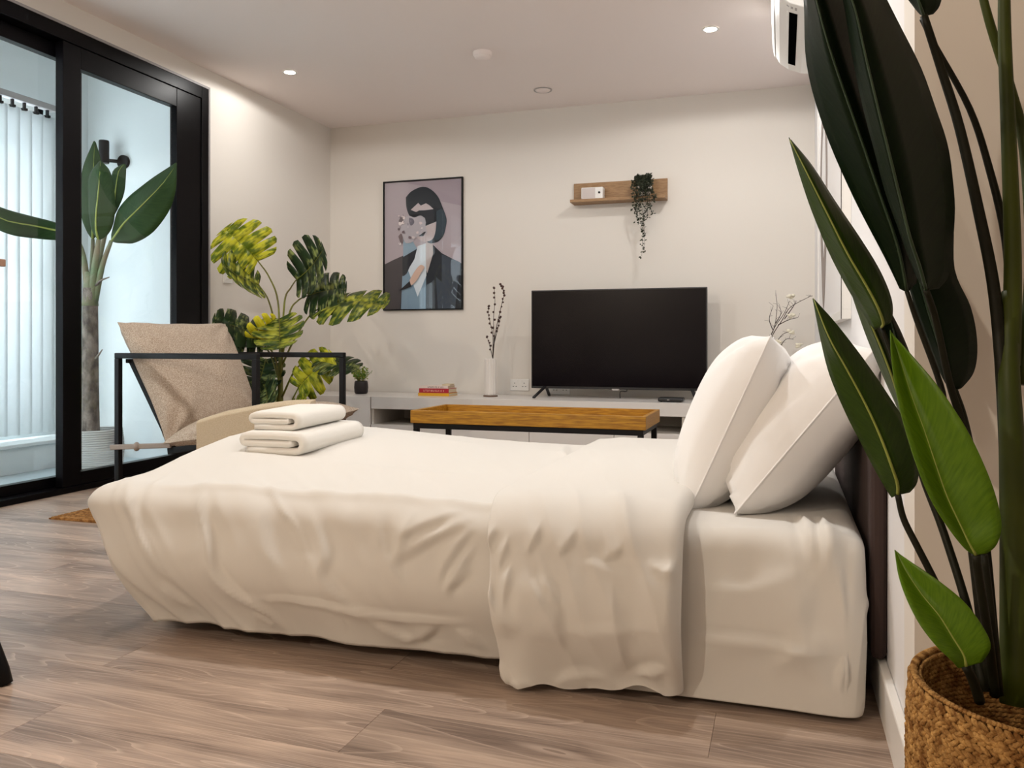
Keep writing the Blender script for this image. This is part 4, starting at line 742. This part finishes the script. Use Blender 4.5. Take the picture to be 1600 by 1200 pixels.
# ribbed vase with budded twigs, vase with bare twigs
def vase(label, x, y, h, r, nf, twig_pts, buds, blossoms, coaster):
    t = thing('vase', label, 'vase', (x, y, CH)); z = CH+.0005
    if coaster: MB().lathe((x, y, z), [(.0001, .008), (r*1.25, .008), (r*1.28, .004), (r*1.25, 0), (.0001, 0)], 32).build('coaster', M['coaster'], t); z += .008
    MB().lathe((x, y, z), [(.0001, .0), (r, .0), (r, .01), (r, h-.01), (r*.97, h), (r*.78, h), (r*.74, h-.01), (r*.74, .02), (.0001, .02)], 96, 0, .05, nf).build('vessel', M['ceramic'], t, smooth=True)
    rs = random.Random(int(x*-100))
    for pts in twig_pts:
        C_ = catmull(pts, 5); tw = MB().tube(C_, .0032, .0012, 6).build('twig', M['twig'], t, smooth=True)
        mb = MB(); mb2 = MB()
        if buds:
            for i in range(6, len(C_), 2): mb.ball(tuple(C_[i]+np.array([rs.uniform(-.008, .008), rs.uniform(-.008, .008), rs.uniform(-.004, .004)])), rs.uniform(.006, .010), 6, 4)
            mb.ball(tuple(C_[-1]), .009, 6, 4)
        else:
            for i in range(4, len(C_), 2):
                d_ = Vector((rs.uniform(-1, 1), rs.uniform(-.6, .6), rs.uniform(.1, 1))).normalized()*rs.uniform(.015, .04); mb.tube([tuple(C_[i]), tuple(Vector(C_[i])+d_)], .0012, .0007, 4)
        if mb.v: mb.build('buds' if buds else 'twiglets', M['bud'] if buds else M['twig'], tw)['kind'] = 'stuff'
    if blossoms:
        for c in blossoms:
            mb = MB()
            for k in range(7): mb.ball((c[0]+rs.uniform(-.018, .018), c[1]+rs.uniform(-.018, .018), c[2]+rs.uniform(-.012, .012)), rs.uniform(.009, .016), 7, 4, sc=(1, 1, .7))
            mb.build('blossom', M['blossom'], t, smooth=True)
    return t
vase('white ribbed cylinder vase with dark budded twigs beside the television', -1.972, 5.55, .262, .041, 16, D['bud_branches'], True, None, True)
vase('white vase with bare branching twigs half hidden behind the pillows', -.118, 5.5, .25, .045, 0, D['bare_branches'], False, [(.05, 5.52, .83), (.055, 5.5, .93), (.05, 5.53, 1.05), (-.02, 5.5, .76), (.1, 5.52, .74)], False)

# ---------------------------------------------------------------- coffee table
ct = thing('coffee_table', 'long oak tray coffee table on black metal legs behind the bed', 'table', (-1.07, 3.63, 0))
tx0, tx1, ty0, ty1, tz0, tz1 = -1.60, -.535, 3.42, 3.83, .395, .452; th = .018
MB().box(tx0, tx1, ty0, ty0+th, tz0, tz1).box(tx0, tx1, ty1-th, ty1, tz0, tz1).box(tx0, tx0+th, ty0+th, ty1-th, tz0, tz1).box(tx1-th, tx1, ty0+th, ty1-th, tz0, tz1).build('tray_rim', M['oak'], ct, bevel=.002)
MB().box(tx0+th, tx1-th, ty0+th, ty1-th, tz0+.004, tz0+.018).build('tray_base', M['oak'], ct)
L = .024
for x in (tx0+.012, tx1-.012-L):
    for y in (ty0+.004, ty1-.004-L): MB().box(x, x+L, y, y+L, .0005, tz0-L).build('leg', M['black'], ct, bevel=.002)
for y in (ty0+.004, ty1-.004-L): MB().box(tx0+.012, tx1-.012, y, y+L, tz0-L, tz0-.0005).build('apron_rail', M['black'], ct, bevel=.002)
for x in (tx0+.012, tx1-.012-L): MB().box(x, x+L, ty0+.004+L, ty1-.004-L, tz0-L, tz0-.0005).build('end_rail', M['black'], ct, bevel=.002)

# ---------------------------------------------------------------- art on the back wall
pf = thing('framed_portrait', 'black framed collage portrait of a dark bobbed figure on back wall', 'picture', (-2.61, YB, 1.5))
ax0, ax1, az0, az1 = -2.945, -2.283, 1.012, 2.012; fy = YB-.022
f = .010
MB().box(ax0, ax1, fy, YB-.0005, az0, az0+f).box(ax0, ax1, fy, YB-.0005, az1-f, az1).box(ax0, ax0+f, fy, YB-.0005, az0+f, az1-f).box(ax1-f, ax1, fy, YB-.0005, az0+f, az1-f).build('frame', M['black'], pf, bevel=.001)
def flat(name, polys, y, thick=.0006):
    """flat print shapes, outlines in picture fractions from its top left corner"""
    mats = []; mb = MB()
    for i, (pts, col, k) in enumerate(polys):
        m_ = nmat(name+'_ink', lin(*col), .6); mats.append(m_)
        P = [(ax0+(u-107)/613*(ax1-ax0), az1-(v-112)/1000*(az1-az0)) for u, v in pts]; P = [(min(max(a, ax0+f), ax1-f), min(max(b2, az0+f), az1-f)) for a, b2 in P]
        if k: P = [tuple(p) for p in catmull(np.array(P+[P[0]]), 4)][:-1]
        n = len(P); yy = y-i*thick
        mb.add([(a, yy, b2) for a, b2 in P]+[(a, yy+thick*.8, b2) for a, b2 in P], [tuple(range(n))]+[(j, (j+1) % n, n+(j+1) % n, n+j) for j in range(n)], i)
    return mb.build(name, mats, pf)
def SPK_BASE(spk, base): return base[:-3]+spk+base[-3:]
_r = random.Random(4)
SPK = []
for k in range(26):
    u, v, q = _r.choice([(_r.uniform(225, 275), _r.uniform(370, 600)), (_r.uniform(270, 430), _r.uniform(395, 570))])+(_r.uniform(5, 13),); c_ = _r.choice([(110, 94, 100), (214, 200, 200), (150, 138, 146), (228, 216, 214)])
    SPK.append(([(u+q*math.cos(a)*_r.uniform(.6, 1.3), v+q*math.sin(a)*_r.uniform(.6, 1.3)) for a in (0, 1.2, 2.5, 3.8, 5.1)], c_, 1))
flat('print', SPK_BASE(SPK, [
 ([(100, 100), (725, 100), (725, 1120), (100, 1120)], (186, 168, 172), 0),
 ([(255, 110), (725, 110), (725, 330), (560, 290), (440, 170)], (172, 152, 158), 0),
 ([(107, 752), (180, 722), (260, 690), (370, 640), (440, 600), (490, 612), (560, 682), (640, 726), (720, 765), (720, 1112), (107, 1112)], (30, 31, 40), 0),
 ([(107, 752), (180, 722), (255, 692), (260, 900), (235, 1112), (107, 1112)], (72, 62, 64), 0),
 ([(560, 690), (640, 726), (700, 756), (660, 1112), (530, 1112), (515, 860), (560, 900)], (62, 68, 80), 0),
 ([(262, 560), (330, 570), (370, 640), (262, 720)], (150, 170, 186), 0),
 ([(255, 850), (300, 800), (330, 880), (440, 860), (440, 1112), (245, 1112)], (136, 158, 176), 0),
 ([(375, 620), (440, 600), (442, 850), (375, 1008), (300, 800), (350, 720)], (226, 230, 236), 0),
 ([(440, 590), (492, 600), (495, 680), (450, 830), (440, 800)], (196, 178, 172), 0),
 ([(262, 700), (372, 640), (350, 700), (290, 830), (262, 850)], (34, 34, 42), 0),
 ([(283, 242), (330, 196), (415, 168), (482, 196), (532, 252), (562, 322), (596, 420), (590, 490), (574, 546), (540, 588), (500, 602), (462, 600), (420, 560), (330, 420), (290, 330)], (22, 24, 32), 1),
 ([(520, 360), (568, 350), (594, 430), (586, 500), (570, 548), (530, 580), (505, 560), (520, 470)], (52, 64, 74), 1),
 ([(322, 340), (380, 290), (400, 312), (440, 296), (470, 316), (498, 344), (420, 350), (360, 358)], (206, 186, 184), 0),
 ([(520, 440), (512, 520), (490, 572), (440, 590), (400, 578), (370, 548), (420, 480)], (204, 184, 182), 1),
 ([(262, 420), (300, 384), (350, 400), (400, 388), (440, 420), (436, 470), (450, 520), (410, 552), (372, 548), (330, 590), (280, 590), (262, 540), (240, 500), (250, 460)], (190, 178, 182), 1),
 ([(228, 420), (246, 390), (268, 400), (262, 440), (240, 450)], (120, 104, 108), 1), ([(225, 540), (250, 520), (262, 580), (246, 598)], (118, 96, 96), 1),
 ([(310, 400), (340, 410), (350, 440), (326, 462), (312, 440)], (120, 112, 122), 1), ([(382, 545), (430, 512), (440, 516), (420, 546)], (44, 40, 46), 0),
 ([(330, 380), (390, 350), (500, 352), (512, 440), (446, 458), (436, 410), (396, 380)], (26, 30, 40), 0),
 ([(318, 880), (360, 810), (400, 768), (432, 784), (404, 830), (372, 884), (330, 920)], (206, 176, 160), 1),
 ([(235, 960), (318, 888), (332, 930), (270, 952)], (24, 24, 32), 0)]), YB-.010, .0003)
MB().box(ax0+f, ax1-f, fy+.002, fy+.004, az0+f, az1-f).build('glazing', M['glass'], pf)

# wall shelf with radio and trailing plant
sh_ = thing('wall_shelf', 'small L shaped oak shelf fixed to the back wall above the television', 'shelf', (-1.09, YB, 1.75))
SX0, SX1 = -1.425, -.758
MB().box(SX0, SX1, YB-.018, YB-.0005, 1.752, 1.905).build('back_board', M['oak2'], sh_, bevel=.001)
MB().box(SX0, SX1, YB-.135, YB-.0185, 1.752, 1.772).build('shelf_board', M['oak2'], sh_, bevel=.001)
rd = thing('table_radio', 'small white radio box on the wall shelf', 'radio', (-1.28, YB-.07, 1.772))
rx0, rx1, ry = -1.352, -1.196, YB-.100
MB().box(rx0, rx1, ry, YB-.035, 1.7725, 1.858).build('case', M['white'], rd, bevel=.006)
MB().box(rx0+.006, rx1-.055, ry-.001, ry+.002, 1.78, 1.852).build('speaker_grille', M['grille'], rd)
kb = MB().lathe((0, 0, 0), [(.0001, -.008), (.007, -.008), (.008, 0)], 14); kb.xform(lambda p: Vector((rx1-.026+p.x, ry+p.z, 1.818+p.y))); kb.build('knob', M['black'], rd)
tp = thing('trailing_plant', 'dark trailing plant in a pale pot on right end of wall shelf', 'plant', (-.90, YB-.075, 1.772))
qx, qy = -.905, YB-.078
MB().lathe((qx, qy, 1.7725), [(.0001, 0), (.036, 0), (.048, .06), (.05, .095), (.045, .095), (.042, .07), (.0001, .07)], 24).build('pot', M['ceramic'], tp, smooth=True)
st = MB(); lf = MB(); rs = random.Random(8)
strands = [(-.02, -.22), (-.005, -.43), (.015, -.40), (-.045, -.2), (.05, -.14), (-.06, -.1), (.03, -.17), (0, -.3), (-.03, -.12), (.06, -.05), (-.05, -.02), (.02, .0), (-.01, .03), (.045, .02)]
for k, (dx, dz) in enumerate(strands):
    p = [(qx, qy, 1.86), (qx+dx*.6, qy-.045, 1.885+rs.uniform(0, .03)), (qx+dx, qy-.07-rs.uniform(0, .012), 1.85), (qx+dx+rs.uniform(-.01, .01), qy-.07, 1.80+dz*.5), (qx+dx+rs.uniform(-.015, .015), qy-.068, 1.785+dz)]
    C_ = catmull(p, 8); st.tube(C_, .0014, .0009, 4)
    for q in range(3, len(C_)):
        for r_ in range(4 if q < 18 else 2):
            c = Vector(C_[q])+Vector((rs.uniform(-.012, .012), rs.uniform(-.010, .010), rs.uniform(-.008, .008))); dr = Vector((rs.uniform(-1, 1), rs.uniform(-1, 0), rs.uniform(-.8, .5))).normalized(); s2 = dr.orthogonal().normalized(); l = rs.uniform(.016, .026)
            lf.add([c, c+dr*l*.5+s2*l*.42, c+dr*l, c+dr*l*.5-s2*l*.32], [(0, 1, 2, 3)])
for k in range(120):
    a = rs.uniform(0, 6.28); r = rs.uniform(0, .055); c = Vector((qx+r*math.cos(a), qy+r*math.sin(a)*.9, 1.86+rs.uniform(0, .075)*(1-r/.08))); dr = Vector((rs.uniform(-1, 1), rs.uniform(-1, 1), rs.uniform(-.3, 1))).normalized(); s2 = dr.orthogonal().normalized(); l = rs.uniform(.014, .022)
    lf.add([c, c+dr*l*.5+s2*l*.32, c+dr*l, c+dr*l*.5-s2*l*.32], [(0, 1, 2, 3)])
st.build('stems', M['dstem'], tp); o = lf.build('foliage', M['trail'], tp); o['kind'] = 'stuff'

# white picture on the right wall, seen almost edge on
wp = thing('wall_picture', 'large white framed picture with a grey drop motif on right wall', 'picture', (XR, 3.6, 1.4))
PX, py0, py1, pz0, pz1 = XR-.030, 2.78, 4.62, .83, 2.03
MB().box(PX, XR-.0005, py0, py1, pz0, pz0+.03).box(PX, XR-.0005, py0, py1, pz1-.03, pz1).box(PX, XR-.0005, py0, py0+.03, pz0+.03, pz1-.03).box(PX, XR-.0005, py1-.03, py1, pz0+.03, pz1-.03).build('frame', M['white'], wp, bevel=.001)
MB().box(PX+.008, XR-.001, py0+.03, py1-.03, pz0+.03, pz1-.03).build('canvas', M['artwhite'], wp)
MB().box(PX-.0006, PX+.001, py0-.001, py0+.007, pz0, pz1).build('dark_edge', M['black'], wp)
mb = MB(); ring = []
for k in range(40):
    a = 2*math.pi*k/40; r = 1+.35*max(0, -math.sin(a))**6; ring.append((math.cos(a), math.sin(a)*r))
V = [(PX+.0065, 4.1+.34*y, 1.48+.42*z) for y, z in ring]+[(PX+.0065, 4.1+.34*y*.62, 1.50+.36*z*.72) for y, z in ring]
mb.add(V+[(x+.001, y, z) for x, y, z in V], [(k, (k+1) % 40, 40+(k+1) % 40, 40+k) for k in range(40)]+[(k+80, k, (k+1) % 40, 80+(k+1) % 40) for k in range(40)]); mb.build('motif', M['greyart'], wp)

# air conditioner
au = thing('air_conditioner', 'white wall air conditioner high on the right wall above the bed', 'air conditioner', (XR, 4.4, 2.0))
prof = [(XR-.0005, 2.135), (.14, 2.130), (.09, 2.140), (.03, 2.165), (-.012, 2.20), (-.033, 2.24), (-.04, 2.30), (-.036, 2.38), (-.02, 2.42), (.03, 2.44), (XR-.0005, 2.44)]
def extr(prof, y0, y1):
    n = len(prof); return MB().add([(x, y0, z) for x, z in prof]+[(x, y1, z) for x, z in prof], [tuple(range(n)), tuple(range(2*n-1, n-1, -1))]+[(i, (i+1) % n, n+(i+1) % n, n+i) for i in range(n)])
extr(prof, 3.62, 4.5).build('body', M['white'], au, bevel=.006, bseg=3)
extr([(-.0345, 2.237), (-.041, 2.25), (-.0485, 2.31), (-.0445, 2.39), (-.030, 2.422), (-.024, 2.416), (-.036, 2.38), (-.04, 2.30)], 3.613, 4.507).build('front_panel', M['white'], au, bevel=.001)
def under(x): return float(np.interp(x, [-.012, .03, .09, .14, .2], [2.20, 2.165, 2.140, 2.130, 2.135]))
def slab(x0, x1, y0, y1, t): return [(x, y, under(x)-d) for d in (t, -.004) for y in (y0, y1) for x in (x0, x1)]
BF = [(0, 1, 3, 2), (4, 6, 7, 5), (0, 4, 5, 1), (2, 3, 7, 6), (0, 2, 6, 4), (1, 5, 7, 3)]
MB().add(slab(.028, .062, 3.72, 4.40, .001), BF).build('outlet_slot', nmat('black_void', (.002, .002, .002), .9, spec=0), au)
MB().add(slab(.020, .027, 3.72, 4.40, .002), BF).build('outlet_flap', M['white'], au)
lb = MB()
for k, x in enumerate((.018, .034, .05)): lb.add(slab(x, x+.009, 3.655, 3.66+.008*(k+1), .0008), BF)
lb.build('marking', M['grey'], au)

# dining chair at the left edge
dc = thing('dining_chair', 'black chair mostly out of frame at left edge, one tapered leg showing', 'chair', (-1.95, 1.25, 0))
for (x, y, ox, oy) in ((-1.628, 1.39, .0, .0), (-1.64, .92, 0, 0), (-2.24, 1.37, 0, 0), (-2.24, .94, 0, 0)):
    ix = -1.98+(x+1.98)*.55; iy = 1.16+(y-1.16)*.75
    MB().tube([(x, y, .0005), ((x*.93+ix*.07), (y*.93+iy*.07), .0308), (ix, iy, .44)], .015, .022, 10).build('leg', M['black'], dc, smooth=True)
MB().box(-2.24, -1.76, .93, 1.39, .44, .475).build('seat', M['black'], dc, bevel=.015, bseg=3)
MB().box(-2.27, -2.24, .95, 1.37, .47, .86).build('backrest', M['black'], dc, bevel=.012, bseg=3)

# ---------------------------------------------------------------- monstera
def monstera_leaf(base, tip, side, kind, parent, rs):
    base, tip, side = Vector(base), Vector(tip), Vector(side); ax = tip-base; L = ax.length; ey = ax/L
    lat = side-base-ey*(side-base).dot(ey); W_ = max(lat.length, L*.24)*1.2; L *= 1.06; ex = lat.normalized(); ez = ex.cross(ey); ez = ez if ez.z > -.2 else ez
    mb = MB(); uvs = []; n = 6; gap = .19
    def mar(th):
        x = W_*(math.sin(th)**.75 if th < math.pi else 0); x = max(x, 0); y = L*(.36+.64*math.cos(th)) if th < 1.57 else L*(.36+.50*math.cos(th)); return x, y
    def root(th): return 0, L*max(0, .97*(.5+.5*math.cos(th*1.02)))
    def P(sg, x, y, k=0):
        z = -.30*(x/W_)**2*W_*.9-.22*L*(max(0, y)/L)**2+.012*L*math.sin(x*22+y*15+L*90)
        return base+ex*(sg*x)+ey*y+ez*(z+.06*L*abs(x/W_))
    for sg in (-1, 1):
        ths = [.0]+[math.pi*.97*((k+.5)/n)**.95 for k in range(n)]
        for k in range(n):
            t0, t1 = ths[k], ths[k+1]; g0 = gap*(t1-t0) if k > 0 else 0; g1 = gap*(t1-t0)
            cols = []
            for (ta, ga) in ((t0, g0), ((t0+t1)/2, 0), (t1, -g1)):
                r = root(ta); c = []
                for s_ in (0, .3, .55, .8, 1.0):
                    te = ta+ga*max(0, (s_-.4)/.6)**.7 if s_ > .4 else ta; m_ = mar(te); rr = root(ta)
                    kx = s_*(1 if ga == 0 else .96); c.append((rr[0]+(m_[0]-rr[0])*kx, rr[1]+(m_[1]-rr[1])*kx))
                cols.append(c)
            k0 = len(mb.v)
            for ci, c in enumerate(cols):
                for si, (x, y) in enumerate(c): mb.v.append(tuple(P(sg, x, y))); uvs.append((si/4, (ths[k]+(ths[k+1]-ths[k])*ci/2)/3.2+(.5 if sg > 0 else 0)))
            for ci in range(2):
                for si in range(4): mb.f.append((k0+ci*5+si, k0+ci*5+si+1, k0+(ci+1)*5+si+1, k0+(ci+1)*5+si)); mb.m.append(0)
    o = mb.build('leaf', MON[kind], parent, smooth=True, solid=.0012, uv=uvs)
    MB().tube([P(1, 0, L*q) for q in (0, .3, .6, .95)], .0035, .001, 5).build('midrib', M['petiole'], o, smooth=True); return o
mo = thing('monstera_plant', 'tall variegated yellow green monstera plant in the corner behind the armchair', 'plant', (D['mon_stem'][0][0], D['mon_stem'][0][1], 0))
mx_, my_ = D['mon_stem'][0][:2]
MB().lathe((mx_, my_, 0), [(.0001, .001), (.10, .001), (.12, .02), (.14, .24), (.132, .245), (.12, .2), (.0001, .2)], 28).build('pot', M['blackpot'], mo, smooth=True)
MB().lathe((mx_, my_, .2), [(.0001, .012), (.06, .014), (.122, .004)], 20).build('soil', M['soil'], mo, smooth=True)
MB().tube(catmull([(mx_, my_, .2)]+D['mon_stem'][1:], 4), .022, .010, 10).build('stem', M['petiole'], mo, smooth=True)
for p in D['mon_petioles']: MB().tube(catmull(p, 6), .0065, .0038, 7).build('petiole', M['petiole'], mo, smooth=True)
rs = random.Random(5)
for lf_ in D['monstera']: monstera_leaf(*lf_, mo, rs)

# ---------------------------------------------------------------- strap leaved plants
def blade(rows, parent, mat, rib=True, ribmat=None, th=.0012, nl=5, cup=.12, ribr=.0022):
    R = np.array(rows); Lc, Mc, Rc = (catmull(R[:, i], nl) for i in range(3)); Lc[-1] = Mc[-1]+.15*(Lc[-1]-Mc[-1]); Rc[-1] = Mc[-1]+.15*(Rc[-1]-Mc[-1]); n = len(Lc); A = []; uvs = []
    for i in range(n):
        row = []
        for j in range(9):
            s_ = j/4-1
            e = Lc[i] if s_ < 0 else Rc[i]; p = Mc[i]+(e-Mc[i])*abs(s_)
            ch = np.linalg.norm(e-Mc[i]); p = p+np.array([0, 0, 1])*cup*ch*abs(s_)*(1-abs(s_))*2
            p = p+np.array([0, 1, 0])*.012*ch*math.sin(i*.9+j)*abs(s_)
            row.append(p); uvs.append((j/8, i/n+.15*abs(s_)))
        A.append(row)
    o = MB().grid(np.array(A)).build('leaf', mat, parent, smooth=True, solid=th, uv=uvs)
    if rib: MB().tube(Mc[::2] if n % 2 else Mc, .0007, ribr, 6).build('midrib', ribmat, o, smooth=True)
    return o
bp_ = thing('bird_of_paradise_plant', 'tall foreground plant with big dark green leaves standing in a jute basket', 'plant', (.303, 1.151, .1))
kinds = ['leafshaded', 'leafshaded', 'leafmid', 'leafmid', 'leafshaded', 'leafmid', 'leaflit', 'leaflit', 'leafshaded', 'leafshaded', 'leafshaded']  # leaf tone picked by how light falls on each one
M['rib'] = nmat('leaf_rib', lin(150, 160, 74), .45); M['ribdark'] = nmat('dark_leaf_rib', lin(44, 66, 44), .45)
for rws, k in zip(D['blades'], kinds): blade(rws, bp_, M[k], True, M['ribdark'] if k == 'leafshaded' else M['rib'])
for i, (p, r0, r1) in enumerate(D['stalks']): MB().tube(catmull(p, 5), r0, r1, 10).build('stem', M['sgreen'] if i > 9 else M['dstem'], bp_, smooth=True)
MB().lathe((.33, 1.16, .02), [(.0001, 0), (.085, 0), (.105, .2), (.1, .2), (.095, .19), (.0001, .19)], 28).build('nursery_pot', M['blackpot'], bp_, smooth=True)
MB().lathe((.33, 1.16, .21), [(.0001, .012), (.05, .01), (.094, .002)], 20).build('soil', M['soil'], bp_, smooth=True)

# jute basket: rings of braided stitches
jb = thing('jute_basket', 'woven natural jute basket with looped handle standing by the wall corner', 'basket', (.303, 1.151, 0))
bc = (.312, 1.151)
def brad(z): return .142+.018*math.sin(min(1, z/.36)*2.4)
MB().lathe((bc[0], bc[1], 0), [(.0001, .002), (.13, .002)]+[(brad(z)-.003, z) for z in np.linspace(.006, .328, 24)]+[(brad(z)-.010, z) for z in np.linspace(.328, .012, 24)]+[(.0001, .012)], 48).build('wall_lining', M['jute'], jb, smooth=True)
mb = MB(); rs = random.Random(2); z = .008; row = 0
hs, he = -1.62, -.75                                   # the handle spans this arc
def stitch(mb, c, tang, tilt, r, l, nrm):
    up_ = Vector((0, 0, 1)); d_ = (tang*math.cos(tilt)+up_*math.sin(tilt)).normalized(); s2 = nrm; t2 = d_.cross(s2); V = []; F = []
    for q, rr in ((-1, .25), (-.5, .9), (.5, .9), (1, .25)):
        for j in range(6):
            a = math.pi*j/3; V.append(c+d_*l*q+(s2*math.cos(a)*.8+t2*math.sin(a))*r*rr)
    for q in range(3):
        for j in range(6): F.append((q*6+j, q*6+(j+1) % 6, q*6+6+(j+1) % 6, q*6+6+j))
    F += [(5, 4, 3, 2, 1, 0), (18, 19, 20, 21, 22, 23)]; mb.add(V, F)
inner = MB()
while z < .332:
    r = brad(z); n = int(2*math.pi*r/.0088)
    for k in range(n):
        a = 2*math.pi*(k+.5*(row % 2))/n; aa = (a+math.pi) % (2*math.pi)-math.pi
        if hs+.12 < aa < he-.12 and .284 < z < .315: continue       # hand slot under the handle
        nr = Vector((math.cos(a), math.sin(a), 0)); tg = Vector((-math.sin(a), math.cos(a), 0))
        stitch(mb, Vector((bc[0], bc[1], z))+nr*(r+rs.uniform(-.001, .0015)), tg, (.62 if row % 2 else -.62)+rs.uniform(-.2, .2), .0037+rs.uniform(-.0004, .0007), .0070, nr)
        if z > .2: stitch(inner, Vector((bc[0], bc[1], z))+nr*(r-.011), tg, (.3 if row % 2 else -.3), .0038, .0075, nr)
    z += .0064; row += 1
o = mb.build('braids', M['jute'], jb, smooth=True); o['kind'] = 'stuff'; o = inner.build('inner_braids', M['jute'], jb, smooth=True); o['kind'] = 'stuff'
mb = MB()
for k in range(176):                                   # stitched rim
    a = 2*math.pi*k/176; nr = Vector((math.cos(a), math.sin(a), 0)); tg = Vector((-math.sin(a), math.cos(a), 0)); r = brad(.332)
    stitch(mb, Vector((bc[0], bc[1], .334))+nr*(r-.004), (tg*.8+nr*.6).normalized(), .2, .0042, .007, Vector((0, 0, 1)))
mb.build('rim', M['jute'], jb, smooth=True)
mb = MB()
for k in range(60):                                    # raised handle loop
    s_ = k/59; a = hs+(he-hs)*s_; h = .045*math.sin(math.pi*s_)**.8; nr = Vector((math.cos(a), math.sin(a), 0)); tg = Vector((-math.sin(a), math.cos(a), 0))
    for q in (-.008, .0, .008): stitch(mb, Vector((bc[0], bc[1], .344+h+q))+nr*(brad(.332)-.002), tg, .62 if q else -.62, .0048, .0075, nr)
mb.build('handle', M['jute'], jb, smooth=True)

# palm on the balcony
pl = thing('balcony_palm', 'large leafy palm with grey trunk in white rope basket on the balcony', 'plant', (-3.85, 3.9, 0))
for rws in D['banana']: blade(rws, pl, M['banana'], True, M['rib'], th=.002, nl=4, cup=.10, ribr=.007)
for p, r0, r1 in D['banana_stalks']: MB().tube(catmull(p, 4), r0, r1, 10).build('stem', M['palmstem'], pl, smooth=True)
tk = catmull(D['banana_trunk'], 5); mb = MB().tube(tk, .040, .048, 14)
mb.build('trunk', M['trunk'], pl, smooth=True)
for p, r0, r1 in D['banana_hooks']: MB().tube(catmull(p, 4), r0, r1, 6).build('leaf_stub', M['trunk'], pl, smooth=True)
bx_, by_ = tk[-1][0]+.012, tk[-1][1]
rbk = thing('rope_basket', 'white coiled rope basket holding the balcony palm', 'basket', (bx_, by_, 0))
mb = MB()
for k in range(21):
    z = .006+k*.0125; r = .150+.012*math.sin(k/21*3)
    mb.tube([(bx_+r*math.cos(2*math.pi*j/40), by_+r*math.sin(2*math.pi*j/40), z) for j in range(41)], .0068, n=6, cap=False)
mb.build('coils', M['rope'], rbk, smooth=True)
MB().lathe((bx_, by_, 0), [(.0001, .02), (.14, .02)], 30).build('bottom', M['rope'], rbk)
MB().lathe((bx_, by_, .2), [(.0001, .01), (.13, .0)], 24).build('soil', M['soil'], rbk)
# wall lamp on the balcony
wl = thing('outdoor_wall_lamp', 'dark grey cylinder wall lamp on the balcony end wall', 'wall lamp', (-4.2, BY1, 2.0))
MB().lathe((-4.255, BY1-.09, 1.945), [(.0001, 0), (.03, 0), (.032, .004), (.032, .145), (.03, .15), (.0001, .15)], 24).build('shade', M['black'], wl, smooth=False)
o = MB().lathe((0, 0, 0), [(.0001, -.02), (.045, -.02), (.045, 0)], 24); o.xform(lambda p: Vector((-4.17+p.x, BY1-.0005+p.z, 1.965+p.y))); o.build('mount', M['black'], wl)
MB().bar((-4.25, BY1-.09, 1.965), (-4.18, BY1-.02, 1.965), .02, .02).build('arm', M['black'], wl)
